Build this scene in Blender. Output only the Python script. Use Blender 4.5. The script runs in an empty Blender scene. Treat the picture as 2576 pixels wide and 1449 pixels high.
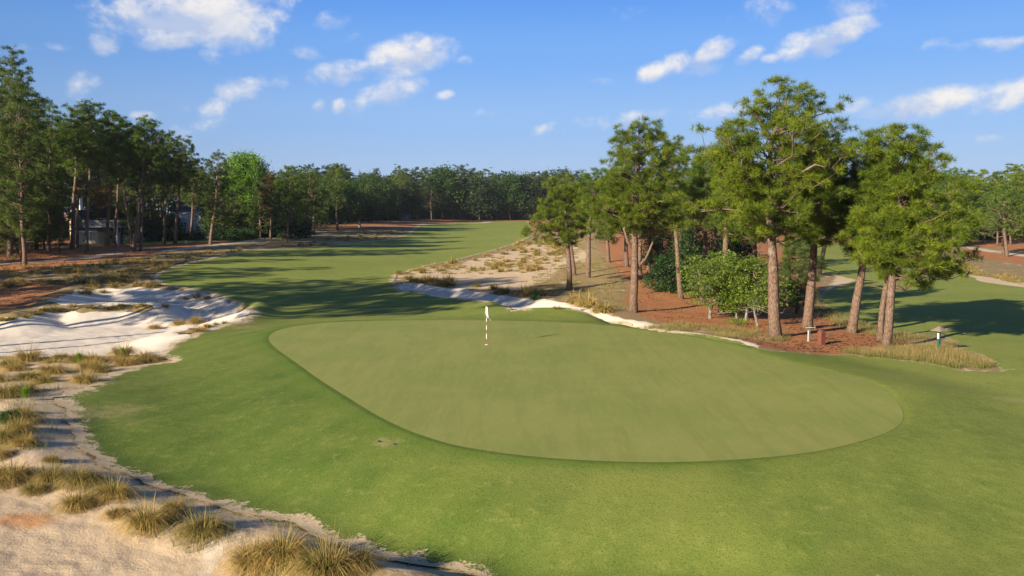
CLOUD_DARK=(4.6,5.4,7.2); CLOUD_LIT=(8.9,8.4,7.8); SKY_STRENGTH=.05; EXPOSURE=1.15
import bpy, math, random
import numpy as np
from mathutils import Vector, Matrix
# ---------------------------------------------------------------- basics
scene = bpy.context.scene
COL = scene.collection
F = 2218.0; CX = 1288.0; CY = 724.5; HC = 7.1
PITCH = math.atan((CY - 540.0) / F)
SUN_EL = 19.5; SUN_AZ = 225.0            # light comes from the left, behind the camera
rng = np.random.default_rng(7)

def link(o, parent=None):
    COL.objects.link(o)
    if parent: o.parent = parent
    return o
def tag(o, label=None, cat=None, group=None, kind=None):
    if label: o['label'] = label
    if cat: o['category'] = cat
    if group: o['group'] = group
    if kind: o['kind'] = kind
    return o
def empty(name, loc, rz=0.0, sc=1.0):
    o = bpy.data.objects.new(name, None); o.location = loc; o.rotation_euler = (0, 0, rz)
    o.scale = (sc,) * 3 if not hasattr(sc, '__len__') else sc
    o.empty_display_size = 0.2
    return link(o)
def mesh_np(name, V, faces, mat=None, attrs=None, smooth=False):
    """V (n,3); faces: list of int arrays (m,k)."""
    me = bpy.data.meshes.new(name)
    V = np.asarray(V, dtype=np.float32)
    me.vertices.add(len(V)); me.vertices.foreach_set('co', V.ravel())
    faces = [np.asarray(f, dtype=np.int32) for f in faces if len(f)]
    loops = np.concatenate([f.ravel() for f in faces]) if faces else np.zeros(0, np.int32)
    sizes = np.concatenate([np.full(len(f), f.shape[1], np.int32) for f in faces]) if faces else np.zeros(0, np.int32)
    starts = np.concatenate([[0], np.cumsum(sizes)[:-1]]).astype(np.int32)
    me.loops.add(len(loops)); me.loops.foreach_set('vertex_index', loops)
    me.polygons.add(len(sizes)); me.polygons.foreach_set('loop_start', starts)
    me.polygons.foreach_set('use_smooth', np.full(len(sizes), smooth, dtype=bool))
    for k, a in (attrs or {}).items():
        a = np.asarray(a, dtype=np.float32)
        if a.ndim == 1:
            at = me.attributes.new(k, 'FLOAT', 'POINT'); at.data.foreach_set('value', a)
        else:
            at = me.attributes.new(k, 'FLOAT_COLOR', 'POINT'); at.data.foreach_set('color', a.ravel())
    me.update(calc_edges=True)
    if mat: me.materials.append(mat)
    return me
def obj(name, me, parent=None, loc=(0, 0, 0)):
    o = bpy.data.objects.new(name, me); o.location = loc
    return link(o, parent)

class MB:
    """collects boxes, tubes and free faces into one mesh"""
    def __init__(s): s.V = []; s.Q = []; s.T = []; s.n = 0
    def add(s, V, Q=(), T=()):
        V = np.asarray(V, float)
        s.V.append(V)
        if len(Q): s.Q.append(np.asarray(Q, int) + s.n)
        if len(T): s.T.append(np.asarray(T, int) + s.n)
        s.n += len(V); return s
    def box(s, c, d, rz=0.0):
        x, y, z = np.array(d) / 2.0
        V = np.array([[-x,-y,-z],[x,-y,-z],[x,y,-z],[-x,y,-z],[-x,-y,z],[x,-y,z],[x,y,z],[-x,y,z]])
        ca, sa = math.cos(rz), math.sin(rz)
        V = V @ np.array([[ca, sa, 0], [-sa, ca, 0], [0, 0, 1]]) + np.array(c)
        return s.add(V, [[0,3,2,1],[4,5,6,7],[0,1,5,4],[1,2,6,5],[2,3,7,6],[3,0,4,7]])
    def tube(s, P, R, k=8, cap=True):
        P = np.asarray(P, float); n = len(P); R = np.broadcast_to(np.asarray(R, float), (n,))
        T = np.gradient(P, axis=0); T /= np.linalg.norm(T, axis=1)[:, None] + 1e-9
        up = np.where(np.abs(T[:, 2:3]) > 0.9, np.array([[1.0, 0, 0]]), np.array([[0, 0, 1.0]]))
        A = np.cross(T, up); A /= np.linalg.norm(A, axis=1)[:, None] + 1e-9
        B = np.cross(T, A)
        th = np.arange(k) * 2 * math.pi / k
        V = (P[:, None] + R[:, None, None] * (A[:, None] * np.cos(th)[None, :, None] + B[:, None] * np.sin(th)[None, :, None])).reshape(-1, 3)
        i = np.arange(n - 1)[:, None] * k; j = np.arange(k)[None]; j2 = (j + 1) % k
        Q = np.stack([i + j, i + j2, i + k + j2, i + k + j], -1).reshape(-1, 4)
        s.add(V, Q[:, ::-1])
        if cap and k >= 3:
            c0 = s.n - n * k
            Tt = []
            for (b, rev) in ((0, 0), ((n - 1) * k, 1)):
                for q in range(1, k - 1):
                    t = [c0 + b, c0 + b + q, c0 + b + q + 1]
                    Tt.append(t if not rev else t[::-1])
            s.T.append(np.array(Tt, int))
        return s
    def mesh(s, name, mat=None, smooth=False, attrs=None):
        V = np.concatenate(s.V); fs = []
        if s.Q: fs.append(np.concatenate(s.Q))
        if s.T: fs.append(np.concatenate(s.T))
        return mesh_np(name, V, fs, mat, attrs, smooth)
    def obj(s, name, mat=None, parent=None, smooth=False, loc=(0, 0, 0)):
        return obj(name, s.mesh(name, mat, smooth), parent, loc)

def sst(a, b, x):
    t = np.clip((x - a) / (b - a), 0, 1); return t * t * (3 - 2 * t)
def _h(ix, iy, s):
    n = (ix * 374761393 + iy * 668265263 + s * 1442695041) & 0xffffffff
    n = ((n ^ (n >> 13)) * 1274126177) & 0xffffffff
    return ((n ^ (n >> 16)) & 0xffff) / 65535.0
def vn(x, y, s=0):
    """value noise, 0..1"""
    x = np.asarray(x, float); y = np.asarray(y, float)
    ix = np.floor(x).astype(np.int64); iy = np.floor(y).astype(np.int64)
    fx = x - ix; fy = y - iy; fx = fx * fx * (3 - 2 * fx); fy = fy * fy * (3 - 2 * fy)
    a = _h(ix, iy, s); b = _h(ix + 1, iy, s); c = _h(ix, iy + 1, s); d = _h(ix + 1, iy + 1, s)
    return (a * (1 - fx) + b * fx) * (1 - fy) + (c * (1 - fx) + d * fx) * fy
def fbm(x, y, s=0, o=3):
    r = 0; a = 1; t = 0
    for k in range(o):
        r = r + a * vn(x * 2 ** k + 13.7 * k, y * 2 ** k - 7.1 * k, s + k); t += a; a *= .5
    return r / t

# ---------------------------------------------------------------- camera rays
cp, sp = math.cos(PITCH), math.sin(PITCH)
def ray(px, py):
    u = (np.asarray(px, float) - CX) / F; v = -(np.asarray(py, float) - CY) / F
    return np.stack([u, cp + v * sp, -sp + v * cp], -1)
def sdf(P, x, y):
    """signed distance to polygon P (n,2): negative inside"""
    x = np.asarray(x, float); y = np.asarray(y, float)
    d2 = np.full(x.shape, 1e18); ins = np.zeros(x.shape, bool)
    n = len(P)
    for i in range(n):
        ax, ay = P[i]; bx, by = P[(i + 1) % n]
        ex, ey = bx - ax, by - ay
        t = np.clip(((x - ax) * ex + (y - ay) * ey) / (ex * ex + ey * ey + 1e-12), 0, 1)
        d2 = np.minimum(d2, (x - ax - t * ex) ** 2 + (y - ay - t * ey) ** 2)
        if ey != 0:
            c = ((ay > y) != (by > y)) & (x < ex * (y - ay) / ey + ax)
            ins ^= c
    d = np.sqrt(d2)
    return np.where(ins, -d, d)
def sdf_far(P, x, y, far):
    """sdf evaluated only near the polygon"""
    P = np.asarray(P); out = np.full(np.shape(x), far, float)
    m = (x > P[:, 0].min() - far) & (x < P[:, 0].max() + far) & (y > P[:, 1].min() - far) & (y < P[:, 1].max() + far)
    if m.any(): out[m] = np.minimum(sdf(P, x[m], y[m]), far)
    return out

# ---------------------------------------------------------------- terrain
PY = [0, 12, 20, 28, 36, 55, 72, 90, 120, 170, 200, 300, 390, 450, 700, 5000]
PZ = [-1.4, -1.3, -1.05, -.7, -.45, -.5, -1.0, -.8, 0.0, .9, 1.4, 3.2, 4.6, 5.0, 6.0, 8.0]
RY = [0, 20, 45, 60, 100, 150, 240, 350, 500, 5000]
RZ = [-1.4, -.9, -.35, -.95, -1.7, -1.7, -.4, 1.5, 4, 8]
def smooth_interp(x, X, Z):
    return (np.interp(x - 4, X, Z) + np.interp(x, X, Z) + np.interp(x + 4, X, Z)) / 3
def base_z(x, y):
    z = smooth_interp(y, PY, PZ)
    zr = smooth_interp(y, RY, RZ)
    w = sst(8 + .14 * y, 16 + .2 * y, x)
    z = z * (1 - w) + zr * w
    # ridge of sand and pine straw between the two fairways
    cxr = 3 + .12 * y
    z = z + np.interp(y, [80, 105, 140, 200, 300, 420], [0, .5, 1.5, 1.8, 1.4, 0]) * np.exp(-((x - cxr) / (5 + .055 * y)) ** 2)
    # the pine wood on the left stands a little higher
    z = z + 1.3 * sst(12, 48, -x) * sst(58, 110, y)
    z = z + .5 * sst(-7, -17, x + .25 * (y - 20)) * sst(45, 28, y)
    z = z + 1.6 * sst(60, 140, x - .12 * y) * sst(80, 170, y)
    z = z + .22 * (fbm(x / 11., y / 11., 3) - .5) * sst(14, 30, y)
    return z
P0 = {}
def zf0(x, y): return base_z(x, y)
def green_z(x, y): return 0.05 + .006 * (y - 45) + .05 * (fbm(x / 9., y / 9., 9, 2) - .5)
def green_part(x, y, z):
    if 'green' not in P0: return z
    d = sdf_far(P0['green'], x, y, 9.)
    w = 1 - sst(-.2, 6.2, d)
    zg = green_z(x, y)
    return z * (1 - w) + zg * w
def bunker_part(x, y, z):
    if 'sandL' not in P0: return z
    d = sdf_far(P0['sandL'], x, y, 6.)
    z = z - .85 * sst(.2, 4.5, -d)
    z = z + .35 * np.exp(-((d - .6) / 1.3) ** 2) * sst(56, 63, y)
    d = sdf_far(P0['sandU'], x, y, 6.)
    z = z - .7 * sst(.2, 4.0, -d) + .3 * np.exp(-((d - .5) / 1.2) ** 2) * sst(60, 68, y)
    d = sdf_far(P0['sandR'], x, y, 6.)
    z = z - .8 * sst(.1, 3.0, -d)
    # turf lip in front of the right-hand bunker
    for (ax, ay, h, s) in P0['lips']:
        z = z + h * np.exp(-((x - ax) ** 2 / (s * s * 1.6) + (y - ay) ** 2 / (s * s * .5)))
    return z
def bank_part(x, y, z):
    if 'bank' not in P0: return z
    m = (y < 36) & (x < 8) & (y > 8)
    if m.any():
        d = sdf(P0['bank'], x[m], y[m]); f = sst(36, 31, y[m]) * sst(8, 4, x[m])
        n = .45 + 1.1 * fbm(x[m] / 1.9, y[m] / 1.9, 17, 3)
        z = np.array(z, float); z[m] = z[m] + f * (1 + 1.5 * sst(24, 19.5, y[m])) * (.15 * n * np.exp(-((d - 1.3) / 1.05) ** 2) - .14 * np.exp(-((d + 1.2) / 1.4) ** 2))
    return z
def zf(x, y):
    x = np.asarray(x, float); y = np.asarray(y, float)
    x, y = np.broadcast_arrays(x, y); x = x.astype(float); y = y.astype(float)
    return bank_part(x, y, bunker_part(x, y, green_part(x, y, base_z(x, y))))
def ground(px, py, fn=None):
    """where the sight lines through picture points meet the ground"""
    fn = fn or zf
    px = np.atleast_1d(np.asarray(px, float)); py = np.atleast_1d(np.asarray(py, float))
    d = ray(px, py); d = d / np.hypot(d[:, 0], d[:, 1])[:, None]
    T = 9.0 * 1.024 ** np.arange(0, 205)
    hit = np.full(len(px), np.nan); lo = np.full(len(px), 8.9)
    prev = None
    X = d[:, 0:1] * T; Y = d[:, 1:2] * T; Z = HC + d[:, 2:3] * T
    g = Z - fn(X, Y)
    below = g < 0
    idx = np.where(below.any(1), below.argmax(1), len(T) - 1)
    a = T[np.maximum(idx - 1, 0)]; b = T[idx]
    for _ in range(26):
        m = (a + b) / 2
        gm = HC + d[:, 2] * m - fn(d[:, 0] * m, d[:, 1] * m)
        a = np.where(gm > 0, m, a); b = np.where(gm > 0, b, m)
    m = (a + b) / 2
    x = d[:, 0] * m; y = d[:, 1] * m
    return np.stack([x, y, fn(x, y)], -1)
def ground_fast(px, py):
    d = ray(px, py); d = d / np.hypot(d[:, 0], d[:, 1])[:, None]; sl = np.minimum(d[:, 2], -.008)
    t = np.minimum((HC + .6) / -sl, 420.)
    for _ in range(9):
        t = .4 * t + .6 * np.clip((zf(d[:, 0] * t, d[:, 1] * t) - HC) / sl, 10, 430)
    x, y = d[:, 0] * t, d[:, 1] * t
    return np.stack([x, y, zf(x, y)], -1)
def gp(px, py):
    return ground([px], [py])[0]
def gpoly(pts, fn=None):
    p = np.array(pts, float); return ground(p[:, 0], p[:, 1], fn)[:, :2]
NEAR_T = [
 (72,904,50,'big golden wiregrass dome standing alone against the bunker sand'), (24,920,46,'tan wiregrass tussock at the left edge, below the golden dome'), (38,930,40,'flat wiregrass tussock just below the tan one at the left edge'),
 (127,911,24,'small pale wiregrass tuft right of the golden dome'), (153,901,34,'low olive wiregrass tussock behind the small pale tuft'), (196,907,44,'wiregrass tussock with a bright green shoot in front, along the bunker edge'),
 (234,909,40,'loose wiregrass tussock in the middle of the bunker edge row'), (308,893,46,'tall rounded wiregrass tussock at the right of the bunker edge row'), (318,917,46,'wiregrass tussock below the tall rounded one, beside a lime shoot'),
 (368,906,50,'spiky wiregrass tussock nearest to the turf tongue by the bunker'), (131,938,48,'straw wiregrass tussock in the centre of the left cluster'), (74,953,54,'wide olive wiregrass tussock in the left cluster'), (112,960,44,'wiregrass tussock drooping right in the left cluster'),
 (224,926,42,'wiregrass tussock partly hidden behind the round straw one'), (210,960,44,'round straw wiregrass tussock at the edge of the bare sand'), (252,934,34,'low dark wiregrass tussock on the shaded bank near the turf'), (62,984,50,'wiregrass tussock with dead stems at the bottom of the left cluster'), (14,998,54,'big wiregrass tussock cut by the left edge of the photo'),
 (-14,960,48,'wiregrass tussock mostly beyond the left edge'), (50,1036,34,'single upright wiregrass tussock on the bare sand strip'), (66,1060,46,'wiregrass tussock above the leafy green patch'), (44,1086,52,'dark wiregrass tussock behind the leafy green patch'), (61,1118,46,'straw wiregrass tussock below the leafy green patch'), (6,1108,56,'wiregrass tussock at the left edge below the leafy green patch'), (-8,1150,50,'wiregrass tussock at the edge above the big sand slope'),
 (30,1203,74,'tall wiregrass tussock with long stalks, lower left edge'), (-10,1215,66,'wiregrass tussock cut off at the lower left edge'), (127,1160,36,'dark brown wiregrass tuft alone on pale sand'), (130,1203,62,'wide straw wiregrass tussock at the top of the sand slope'), (84,1234,46,'reddish straw wiregrass tuft overhanging the sand slope'), (196,1214,56,'wiregrass tussock in the middle of the slope-top row'), (232,1213,54,'olive wiregrass tussock in the slope-top row'),
 (193,1273,62,'round wiregrass tussock hanging lowest on the sand slope'), (285,1248,66,'wiregrass tussock drooping right at the end of the slope-top row'), (369,1322,84,'big wiregrass tussock with green tips, left of the bottom pair'), (438,1278,44,'upright wiregrass tuft behind the bottom pair'), (420,1300,40,'small wiregrass tuft wedged behind the bottom pair'), (512,1340,98,'large domed wiregrass tussock, right of the bottom pair'), (290,1296,44,'low flat wiregrass tuft between slope row and bottom pair'),
 (640,1422,104,'wide brown wiregrass tussock at the bottom, left half of the double mound'), (708,1406,108,'dark olive wiregrass tussock at the bottom, right half of the double mound'), (820,1446,104,'green-gold wiregrass tussock cut by the bottom edge'), (905,1424,62,'small wiregrass tussock at the turf edge right of the bottom mound'), (860,1430,70,'wiregrass tussock wedged behind the green-gold bottom one')]
# ---------------------------------------------------------------- outlines of the ground areas
GREEN = [(672,855),(684,838),(720,826),(780,817),(850,811),(1000,807),(1230,807),(1400,812),(1500,817),(1572,826),(1650,835),(1740,848),(1830,866),(1900,886),(1990,916),(2103,939),(2207,976),(2251,1006),(2277,1045),(2265,1075),(2200,1105),(2060,1140),(1900,1157),(1720,1166),(1560,1165),(1400,1157),(1280,1145),(1150,1125),(1050,1095),(960,1055),(880,1005),(800,955),(740,910),(695,880)]
SANDL = [(-500,800),(0,800),(40,803),(70,794),(128,787),(182,783),(213,787),(304,783),(380,783),(425,779),(460,772),(560,776),(625,776),(640,784),(628,795),(604,812),(547,824),(480,826),(440,838),(498,842),(450,862),(404,893),(350,897),(200,897),(0,897),(-500,897)]
SANDU = [(205,728),(270,724),(380,725),(456,729),(535,741),(577,757),(623,774),(642,785),(600,800),(520,800),(440,790),(395,775),(300,768),(210,768),(150,768),(122,757),(160,746)]
SANDR = [(992,716),(1017,711),(1060,714),(1091,720),(1119,725),(1168,726),(1187,732),(1236,740),(1294,747),(1353,751),(1402,759),(1446,767),(1528,790),(1576,804),(1642,814),(1671,824),(1767,840),(1862,855),(1915,871),(1905,886),(1850,869),(1750,851),(1640,837),(1570,823),(1490,806),(1432,792),(1323,792),(1290,790),(1219,770),(1150,762),(1080,752),(1021,744),(1000,730)]
TURF = [(1300,1500),(1172,1449),(1050,1426),(928,1397),(830,1368),(762,1328),(684,1311),(610,1294),(503,1265),(469,1248),(391,1228),(322,1201),(264,1177),(229,1158),(195,1128),(182,1099),(160,1065),(162,1040),(161,1021),(145,1004),(174,990),(215,978),(240,966),(262,954),(298,937),(334,925),(370,918),(430,912),(425,905),(398,899),(404,888),(431,869),(498,838),(547,823),(604,810),(635,787),(623,778),(577,759),(535,741),(456,729),(419,720),(386,699),(395,687),(440,671),(516,653),(577,640),(629,632),(768,623),(889,613),(976,603),(1028,589),(1045,573),(1063,563),(1150,560),(1236,558),(1328,557),(1345,592),(1289,616),(1219,637),(1150,656),(1080,668),(1031,682),(997,695),(990,710),(1010,728),(1021,736),(1080,743),(1150,752),(1219,759),(1271,769),(1292,781),(1323,780),(1393,775),(1441,778),(1489,795),(1575,814),(1633,828),(1719,840),(1814,850),(1862,862),(1910,880),(1950,886),(2022,890),(2144,894),(2193,900),(2254,906),(2339,917),(2400,933),(2485,938),(2530,930),(2900,930),(3600,1000),(3600,1500)]
TURF2 = [(1985,604),(2060,600),(2200,625),(2330,660),(2436,693),(2472,710),(2576,723),(3200,770),(3200,990),(2516,935),(2500,925),(2482,898),(2440,888),(2411,880),(2378,845),(2241,834),(2159,814),(2120,801),(2095,785),(2054,755),(2075,735),(2100,725),(2155,705),(2110,694),(2080,690),(2050,680),(2010,640)]
LAWN = [(300,603),(377,600),(527,598),(527,606),(462,612),(377,614),(300,612)]
def rounded(P, it=3):
    P = np.asarray(P, float)
    for _ in range(it):
        Q = np.roll(P, -1, 0); P = np.stack([P * .75 + Q * .25, P * .25 + Q * .75], 1).reshape(-1, 2)
    return P
P0['green'] = gpoly(rounded(GREEN), green_z)
SL, SU, SR = gpoly(SANDL), gpoly(SANDU), gpoly(SANDR)
LIPS = []
for (px, py, h, s) in ((1400, 790, .55, 5.), (1200, 765, .5, 5.), (1060, 748, .4, 4.), (1020, 726, .5, 2.5), (2300, 985, .12, 4.)):
    g = gp(px, py); LIPS.append((g[0], g[1], h, s))
TB = gpoly(TURF); P0['bank'] = TB
P0.update(sandL=SL, sandU=SU, sandR=SR, lips=LIPS)
Pg = P0['green']
Pt, Pt2, PL, PU, PR, Pl = gpoly(TURF), gpoly(TURF2), gpoly(SANDL), gpoly(SANDU), gpoly(SANDR), gpoly(LAWN)
# soft zones of the natural ground
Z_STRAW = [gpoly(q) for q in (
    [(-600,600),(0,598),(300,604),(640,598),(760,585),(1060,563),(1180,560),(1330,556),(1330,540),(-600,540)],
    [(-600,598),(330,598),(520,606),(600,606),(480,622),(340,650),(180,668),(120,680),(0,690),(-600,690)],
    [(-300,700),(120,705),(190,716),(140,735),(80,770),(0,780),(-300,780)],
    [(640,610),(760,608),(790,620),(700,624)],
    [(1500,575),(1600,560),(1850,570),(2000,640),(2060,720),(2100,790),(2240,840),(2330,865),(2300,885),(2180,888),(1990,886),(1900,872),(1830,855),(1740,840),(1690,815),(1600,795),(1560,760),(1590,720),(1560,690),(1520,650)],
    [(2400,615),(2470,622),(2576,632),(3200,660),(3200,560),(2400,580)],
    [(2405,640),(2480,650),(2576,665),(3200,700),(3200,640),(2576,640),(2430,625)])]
Z_SAND = [gpoly(q) for q in (
    [(-500,1449),(-500,905),(0,905),(160,915),(420,908),(330,930),(240,965),(170,1000),(185,1060),(210,1110),(260,1165),(400,1225),(520,1260),(700,1305),(860,1375),(1000,1410),(1200,1449),(1300,1500),(-500,1500)],
    [(990,705),(1000,692),(1060,678),(1150,664),(1260,636),(1340,612),(1420,625),(1450,655),(1400,680),(1380,705),(1300,730),(1150,725),(1060,712)],
    [(1380,625),(1450,622),(1480,640),(1470,660),(1400,655)],
    [(2330,678),(2436,690),(2500,700),(2576,712),(3200,745),(3200,775),(2576,724),(2460,712)],
    [(2020,580),(2140,575),(2200,590),(2100,602),(2000,604)],
    [(2054,755),(2110,690),(2160,703),(2080,730),(2060,770)])]
Z_GRASS = [gpoly(q) for q in (
    [(1345,600),(1480,598),(1520,650),(1560,700),(1560,790),(1480,770),(1330,720),(1380,670)],
    [(1640,830),(1690,815),(1860,830),(1980,850),(1960,865),(1850,850)],
    [(2120,885),(2330,855),(2420,880),(2490,935),(2350,918),(2180,897)],
    [(2050,760),(2100,790),(2240,840),(2330,850),(2300,862),(2100,815)],
    [(400,630),(560,610),(640,600),(760,590),(1050,572),(1040,585),(900,610),(640,630),(500,650)])]
def zone(polys, x, y, soft, far=6.):
    v = np.zeros(np.shape(x))
    for P in polys:
        d = sdf_far(P, x, y, far); v = np.maximum(v, 1 - sst(-soft, soft, d))
    return v
# ---------------------------------------------------------------- node helpers
class NT:
    def __init__(s, name):
        s.m = bpy.data.materials.new(name); s.m.use_nodes = True; s.t = s.m.node_tree; s.t.nodes.clear()
    def n(s, typ, **kw):
        nd = s.t.nodes.new(typ); ins = kw.pop('ins', {})
        for k, v in kw.items(): setattr(nd, k, v)
        for k, v in ins.items(): s.set(nd.inputs[k], v)
        return nd
    def set(s, sock, v):
        if isinstance(v, bpy.types.NodeSocket): s.t.links.new(v, sock)
        elif isinstance(v, bpy.types.Node): s.t.links.new(v.outputs[0], sock)
        elif hasattr(v, '__len__') and len(v) == 3 and sock.type == 'RGBA': sock.default_value = (*v, 1)
        else: sock.default_value = v
    def coord(s):
        return s.n('ShaderNodeTexCoord').outputs['Object']
    def noise(s, scale, detail=3, rough=.55, vec=None, dist=0.0):
        return s.n('ShaderNodeTexNoise', ins={'Vector': vec or s.coord(), 'Scale': scale, 'Detail': detail, 'Roughness': rough, 'Distortion': dist}).outputs['Fac']
    def scaled(s, sc, rz=0.0):
        return s.n('ShaderNodeMapping', ins={'Vector': s.coord(), 'Scale': sc, 'Rotation': (0, 0, rz)}).outputs[0]
    def m2(s, op, a, b=0.0, c=None, clamp=False):
        nd = s.n('ShaderNodeMath', operation=op, use_clamp=clamp); s.set(nd.inputs[0], a); s.set(nd.inputs[1], b)
        if c is not None: s.set(nd.inputs[2], c)
        return nd.outputs[0]
    def ramp(s, f, a, b, to0=0.0, to1=1.0):
        nd = s.n('ShaderNodeMapRange', interpolation_type='SMOOTHSTEP', ins={'Value': f, 'From Min': a, 'From Max': b, 'To Min': to0, 'To Max': to1})
        return nd.outputs[0]
    def mix(s, f, a, b, blend='MIX'):
        nd = s.n('ShaderNodeMix', data_type='RGBA', blend_type=blend)
        s.set(nd.inputs[0], f); s.set(nd.inputs[6], a); s.set(nd.inputs[7], b)
        return nd.outputs[2]
    def attr(s, name):
        return s.n('ShaderNodeAttribute', attribute_name=name)
    def sep(s, c):
        nd = s.n('ShaderNodeSeparateColor', ins={'Color': c}); return nd.outputs
    def bump(s, h, strength=.3, dist=.05):
        return s.n('ShaderNodeBump', ins={'Height': h, 'Strength': strength, 'Distance': dist}).outputs[0]
    def out(s, col, rough=.8, normal=None, spec=.25, extra=None):
        b = s.n('ShaderNodeBsdfPrincipled', ins={'Base Color': col, 'Roughness': rough, 'Specular IOR Level': spec})
        if normal is not None: s.set(b.inputs['Normal'], normal)
        o = s.n('ShaderNodeOutputMaterial'); s.t.links.new(b.outputs[0], o.inputs[0])
        return s.m
def plain(name, col, rough=.6, spec=.3, var=.15, scale=8.0, metallic=0.0, bump=0.0):
    k = NT(name)
    f = k.noise(scale, 4)
    c = k.mix(f, tuple(v * (1 - var) for v in col), tuple(min(1, v * (1 + var)) for v in col))
    m = k.out(c, rough, k.bump(f, bump, .02) if bump else None, spec)
    for nd in k.t.nodes:
        if nd.type == 'BSDF_PRINCIPLED': nd.inputs['Metallic'].default_value = metallic
    return m

# ---- ground (litter, pine straw, sand, dry grass mixed by zone)
def mat_ground():
    k = NT('ground_litter_and_sand')
    z = k.sep(k.attr('zone').outputs['Color'])
    n1 = k.noise(.55, 5, .6); n2 = k.noise(3.2, 5, .65); n3 = k.noise(17., 4, .7); n4 = k.noise(.12, 3)
    nn = k.m2('MULTIPLY_ADD', n2, .5, k.m2('MULTIPLY_ADD', n1, .5, -.5))       # about -.5 .. .5
    nn = k.m2('MULTIPLY', nn, 2.2)
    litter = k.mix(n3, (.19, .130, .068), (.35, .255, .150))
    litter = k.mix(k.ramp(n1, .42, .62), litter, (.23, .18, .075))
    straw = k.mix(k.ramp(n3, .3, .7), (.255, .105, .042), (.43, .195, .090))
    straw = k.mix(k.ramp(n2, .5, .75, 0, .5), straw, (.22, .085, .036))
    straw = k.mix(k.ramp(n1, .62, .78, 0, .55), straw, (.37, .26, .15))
    sand = k.mix(n3, (.49, .370, .235), (.60, .465, .315))
    sand = k.mix(k.ramp(n1, .48, .72, 0, .45), sand, (.36, .27, .18))
    sand = k.mix(k.ramp(n2, .56, .76, 0, .55), sand, (.30, .225, .14))
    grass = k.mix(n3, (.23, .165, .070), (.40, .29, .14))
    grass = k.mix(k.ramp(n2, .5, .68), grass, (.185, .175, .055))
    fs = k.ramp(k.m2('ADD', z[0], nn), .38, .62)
    fg = k.m2('MULTIPLY', k.ramp(k.m2('ADD', z[2], nn), .40, .70), k.ramp(k.noise(.35, 5, .65), .42, .56, .35, 1.0))
    fa = k.ramp(k.m2('MULTIPLY_ADD', nn, .8, z[1]), .38, .60)
    c = k.mix(fs, litter, straw); c = k.mix(fg, c, grass); c = k.mix(fa, c, sand)
    # sandy breaks in the litter, and a rusty clay stain
    br = k.ramp(k.noise(.9, 4, .6, k.scaled((1, .45, 1))), .60, .68, 0, .8)
    br = k.m2('MULTIPLY', br, k.m2('SUBTRACT', 1.0, k.m2('MULTIPLY', z[0], .8)))
    c = k.mix(br, c, (.56, .48, .37))
    al = k.attr('zone').outputs['Alpha']
    c = k.mix(k.ramp(k.m2('MULTIPLY_ADD', nn, .5, al), .35, .95, 0, .8), c, (.52, .25, .10))
    h = k.m2('MULTIPLY_ADD', n3, .5, n2)
    # raked lines in the foreground sand
    w = k.n('ShaderNodeTexWave', wave_type='BANDS', bands_direction='Y', ins={'Vector': k.scaled((1, 1, 1), -.22), 'Scale': 1.5, 'Distortion': 5.0, 'Detail': 3, 'Detail Scale': .8}).outputs['Fac']
    wz = k.m2('MULTIPLY', k.ramp(k.attr('rake').outputs['Fac'], .2, .8), w)
    c = k.mix(k.m2('MULTIPLY', wz, .05), c, (.40, .31, .215))
    h = k.m2('MULTIPLY_ADD', wz, .08, h)
    return k.out(c, .95, k.bump(h, .55, .06), .1)
def mat_sand():
    k = NT('bunker_sand')
    n1 = k.noise(.7, 5, .6); n3 = k.noise(14., 4, .7); n2 = k.noise(3., 4, .6, k.scaled((.5, 1.6, 1)))
    c = k.mix(n3, (.62, .545, .45), (.72, .645, .55))
    c = k.mix(k.ramp(n1, .5, .75, 0, .4), c, (.44, .37, .29))
    c = k.mix(k.ramp(n2, .62, .8, 0, .35), c, (.36, .30, .23))
    return k.out(c, .95, k.bump(k.m2('MULTIPLY_ADD', n2, .8, n3), .45, .06), .1)
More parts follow.
